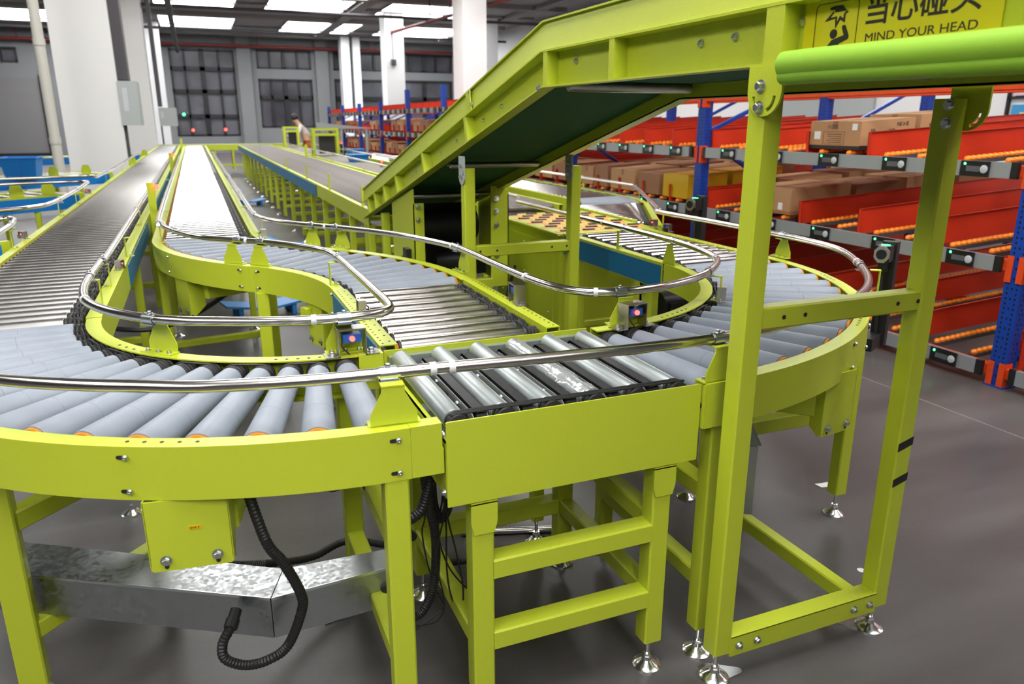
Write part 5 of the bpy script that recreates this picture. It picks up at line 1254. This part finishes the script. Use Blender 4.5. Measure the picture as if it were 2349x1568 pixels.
for x0, x1, y0, y1, z0, z1, lb in ((-.955, -.70, 12.98, 13.5, 1.30, 1.93, 'grey electrical cabinet on the nearest white pillar'), (-.80, -.36, 23.3, 23.7, 1.24, 1.72, 'grey electrical cabinet on the second white pillar')):
    root = thing('electrical_cabinet', lb, 'cabinet', ((x0 + x1) / 2, y0, z0)); part('housing', B().box(x0, x1, y0, y1, z0, z1), GREYBOX, root)
    part('door', B().box(x1, x1 + .012, y0 + .01, y1 - .01, z0 + .01, z1 - .01), GREYBOX, root)
    part('vent', B().box(x0 + .05, x0 + .12, y0 - .004, y0, z0 + .2, z1 - .1), BUTTON, root)
    part('conduit', B().tube([(x0 + .03, y0 + .1, z0), (x0 + .03, y0 + .1, .0)], .022, 10), DGREY, root)
root = thing('drain_pipe', 'cream plastic down pipe standing left of the nearest white pillar', 'pipe', (-1.81, 12.6, 0))
part('pipe', B().tube([(-1.81, 12.6, 0), (-1.81, 12.6, 5.0)], .068, 20), PVC, root)
for z in (1.05, 2.35): part('pipe_socket', B().cyl((-1.81, 12.6, z), (-1.81, 12.6, z + .09), .076, n=20), PVC, root)
root = thing('fire_pipe', 'dark red fire pipe running along the top of the far wall', 'pipe', (0, 36.6, 4.45))
part('pipe', B().tube([(-13, 36.6, 4.5), (12, 36.6, 4.5)], .06, 12), REDPIPE, root)
for x in (-6, -.2, 3, 8): part('hanger', B().box(x - .02, x + .02, 36.58, 36.62, 4.5, 5.0), REDPIPE, root)
root = thing('fire_pipe', 'dark red fire pipe rising toward the right beside the white pillars', 'pipe', (8, 20, 3.9))
part('pipe', B().tube([(6.6, 28, 4.3), (8.5, 12, 4.3)], .05, 12), REDPIPE, root)
for y in (22, 24): part('hanger', B().box(7.1, 7.13, y - .015, y + .015, 4.3, 5.0), REDPIPE, root)
root = thing('cable_duct', 'dark overhead cable duct running away above the second pillar', 'cable duct', (-.2, 24, 4.3))
part('duct_body', B().box(-.3, -.16, 16, 36, 4.10, 4.22), DGREY, root)
part('hanger', B().box(-.25, -.21, 20, 20.03, 4.22, 5.0).box(-.25, -.21, 30, 30.03, 4.22, 5.0), DGREY, root)
for k, y in enumerate((24.3, 29.9)):
    root = thing('cable_duct', 'thin dark pipe crossing under the ceiling, %s' % ('nearer one' if k == 0 else 'farther one'), 'pipe', (0, y, 4.4)); part('pipe', B().tube([(-12, y, 4.42), (12, y, 4.42)], .045, 8), DGREY, root)
root = thing('wall_socket', 'small dark box with thin wire on the slimmer white pillar', 'switch box', (6.7, 27.15, 3.3))
part('housing', B().box(6.62, 6.78, 27.1, 27.2, 3.23, 3.42), DGREY, root); part('wire', B().tube([(6.7, 27.18, 3.42), (6.68, 27.18, 5)], .008, 6), DGREY, root)
# glowing panels standing in for the brightly lit ceiling between beams
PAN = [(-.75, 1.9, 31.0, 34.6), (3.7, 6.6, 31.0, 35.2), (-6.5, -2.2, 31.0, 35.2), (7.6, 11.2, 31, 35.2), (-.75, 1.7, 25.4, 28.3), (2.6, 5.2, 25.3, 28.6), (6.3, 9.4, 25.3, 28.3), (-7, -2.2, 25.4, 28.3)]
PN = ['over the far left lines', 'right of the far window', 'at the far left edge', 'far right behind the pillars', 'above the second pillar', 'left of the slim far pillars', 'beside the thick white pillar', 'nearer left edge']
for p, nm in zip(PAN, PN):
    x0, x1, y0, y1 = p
    root = thing('lit_ceiling_panel', 'glowing white panel standing in for lit ceiling, ' + nm, 'lit ceiling', ((x0 + x1) / 2, (y0 + y1) / 2, HC))
    part('glow_panel', B().box(x0 + .04, x1 - .04, y0 + .04, y1 - .04, HC - .03, HC - .005), LIGHTP, root)
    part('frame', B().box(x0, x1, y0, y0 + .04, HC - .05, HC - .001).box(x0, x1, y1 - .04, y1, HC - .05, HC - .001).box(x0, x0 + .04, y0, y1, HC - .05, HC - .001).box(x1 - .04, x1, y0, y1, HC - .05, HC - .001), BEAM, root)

# ---------------------------------------------------------------- light
def area(x, y, z, sx, sy, e, col=(1, .985, .96), tgt=None):
    l = bpy.data.lights.new('hall_or_fill_light', 'AREA'); l.shape = 'RECTANGLE'; l.size = sx; l.size_y = sy; l.energy = e; l.color = col
    o = bpy.data.objects.new('hall_or_fill_light', l); COL.objects.link(o); o.location = (x, y, z)
    if tgt: o.rotation_euler = (V(tgt) - V((x, y, z))).to_track_quat('-Z', 'Y').to_euler()
    return o
for x in (-4.5, .3, 4.0, 9.5):
    for y in (1.2, 9.8, 17.5):
        area(x, y, 4.9, 2.0, 3.0, 192)
area(-.3, 21.0, 4.9, 1.5, 2, 90)  # extra unseen lamp, added to brighten the second left pillar
area(5.6, 17.0, 4.9, 2, 1.5, 120)
area(4.6, 24.5, 4.9, 2, 1.5, 90)
area(.5, -3.0, 4.2, 4, 2.5, 200, tgt=(.7, 1.5, .6))  # unseen fill lamp behind the camera, added to light the near fronts
area(-3.5, -1.5, 4.4, 2.5, 2.5, 90, tgt=(.2, 1.6, .6))  # second unseen fill, from behind on the left
wd = bpy.data.worlds.new('hall'); SC.world = wd; wd.use_nodes = True
wd.node_tree.nodes['Background'].inputs['Color'].default_value = (.9, .93, 1, 1); wd.node_tree.nodes['Background'].inputs['Strength'].default_value = .25

# ---------------------------------------------------------------- camera
cam = bpy.data.cameras.new('camera'); co = bpy.data.objects.new('camera', cam); COL.objects.link(co); SC.camera = co
cam.sensor_width = 36; cam.lens = 1720 / 2349 * 36; cam.clip_start = .05; cam.clip_end = 200
th, ya = math.radians(16.35), math.radians(22.3)
co.location = (0, 0, 1.35)
fwd = V((math.sin(ya) * math.cos(th), math.cos(ya) * math.cos(th), -math.sin(th)))
co.rotation_euler = fwd.to_track_quat('-Z', 'Y').to_euler()
cam.dof.use_dof = True; cam.dof.focus_distance = 2.0; cam.dof.aperture_fstop = 26.4 / 5.5
SC.view_settings.view_transform = 'Standard'; SC.view_settings.look = 'None'; SC.view_settings.exposure = .09; SC.view_settings.gamma = 1
SC.cycles.max_bounces = 5; SC.cycles.diffuse_bounces = 2; SC.cycles.glossy_bounces = 3; SC.cycles.transparent_max_bounces = 6
SC.cycles.use_denoising = True
SC.cycles.use_adaptive_sampling = True; SC.cycles.adaptive_threshold = .1; SC.cycles.adaptive_min_samples = 12
SC.cycles.sample_clamp_indirect = 6
SC.cycles.caustics_reflective = False; SC.cycles.caustics_refractive = False
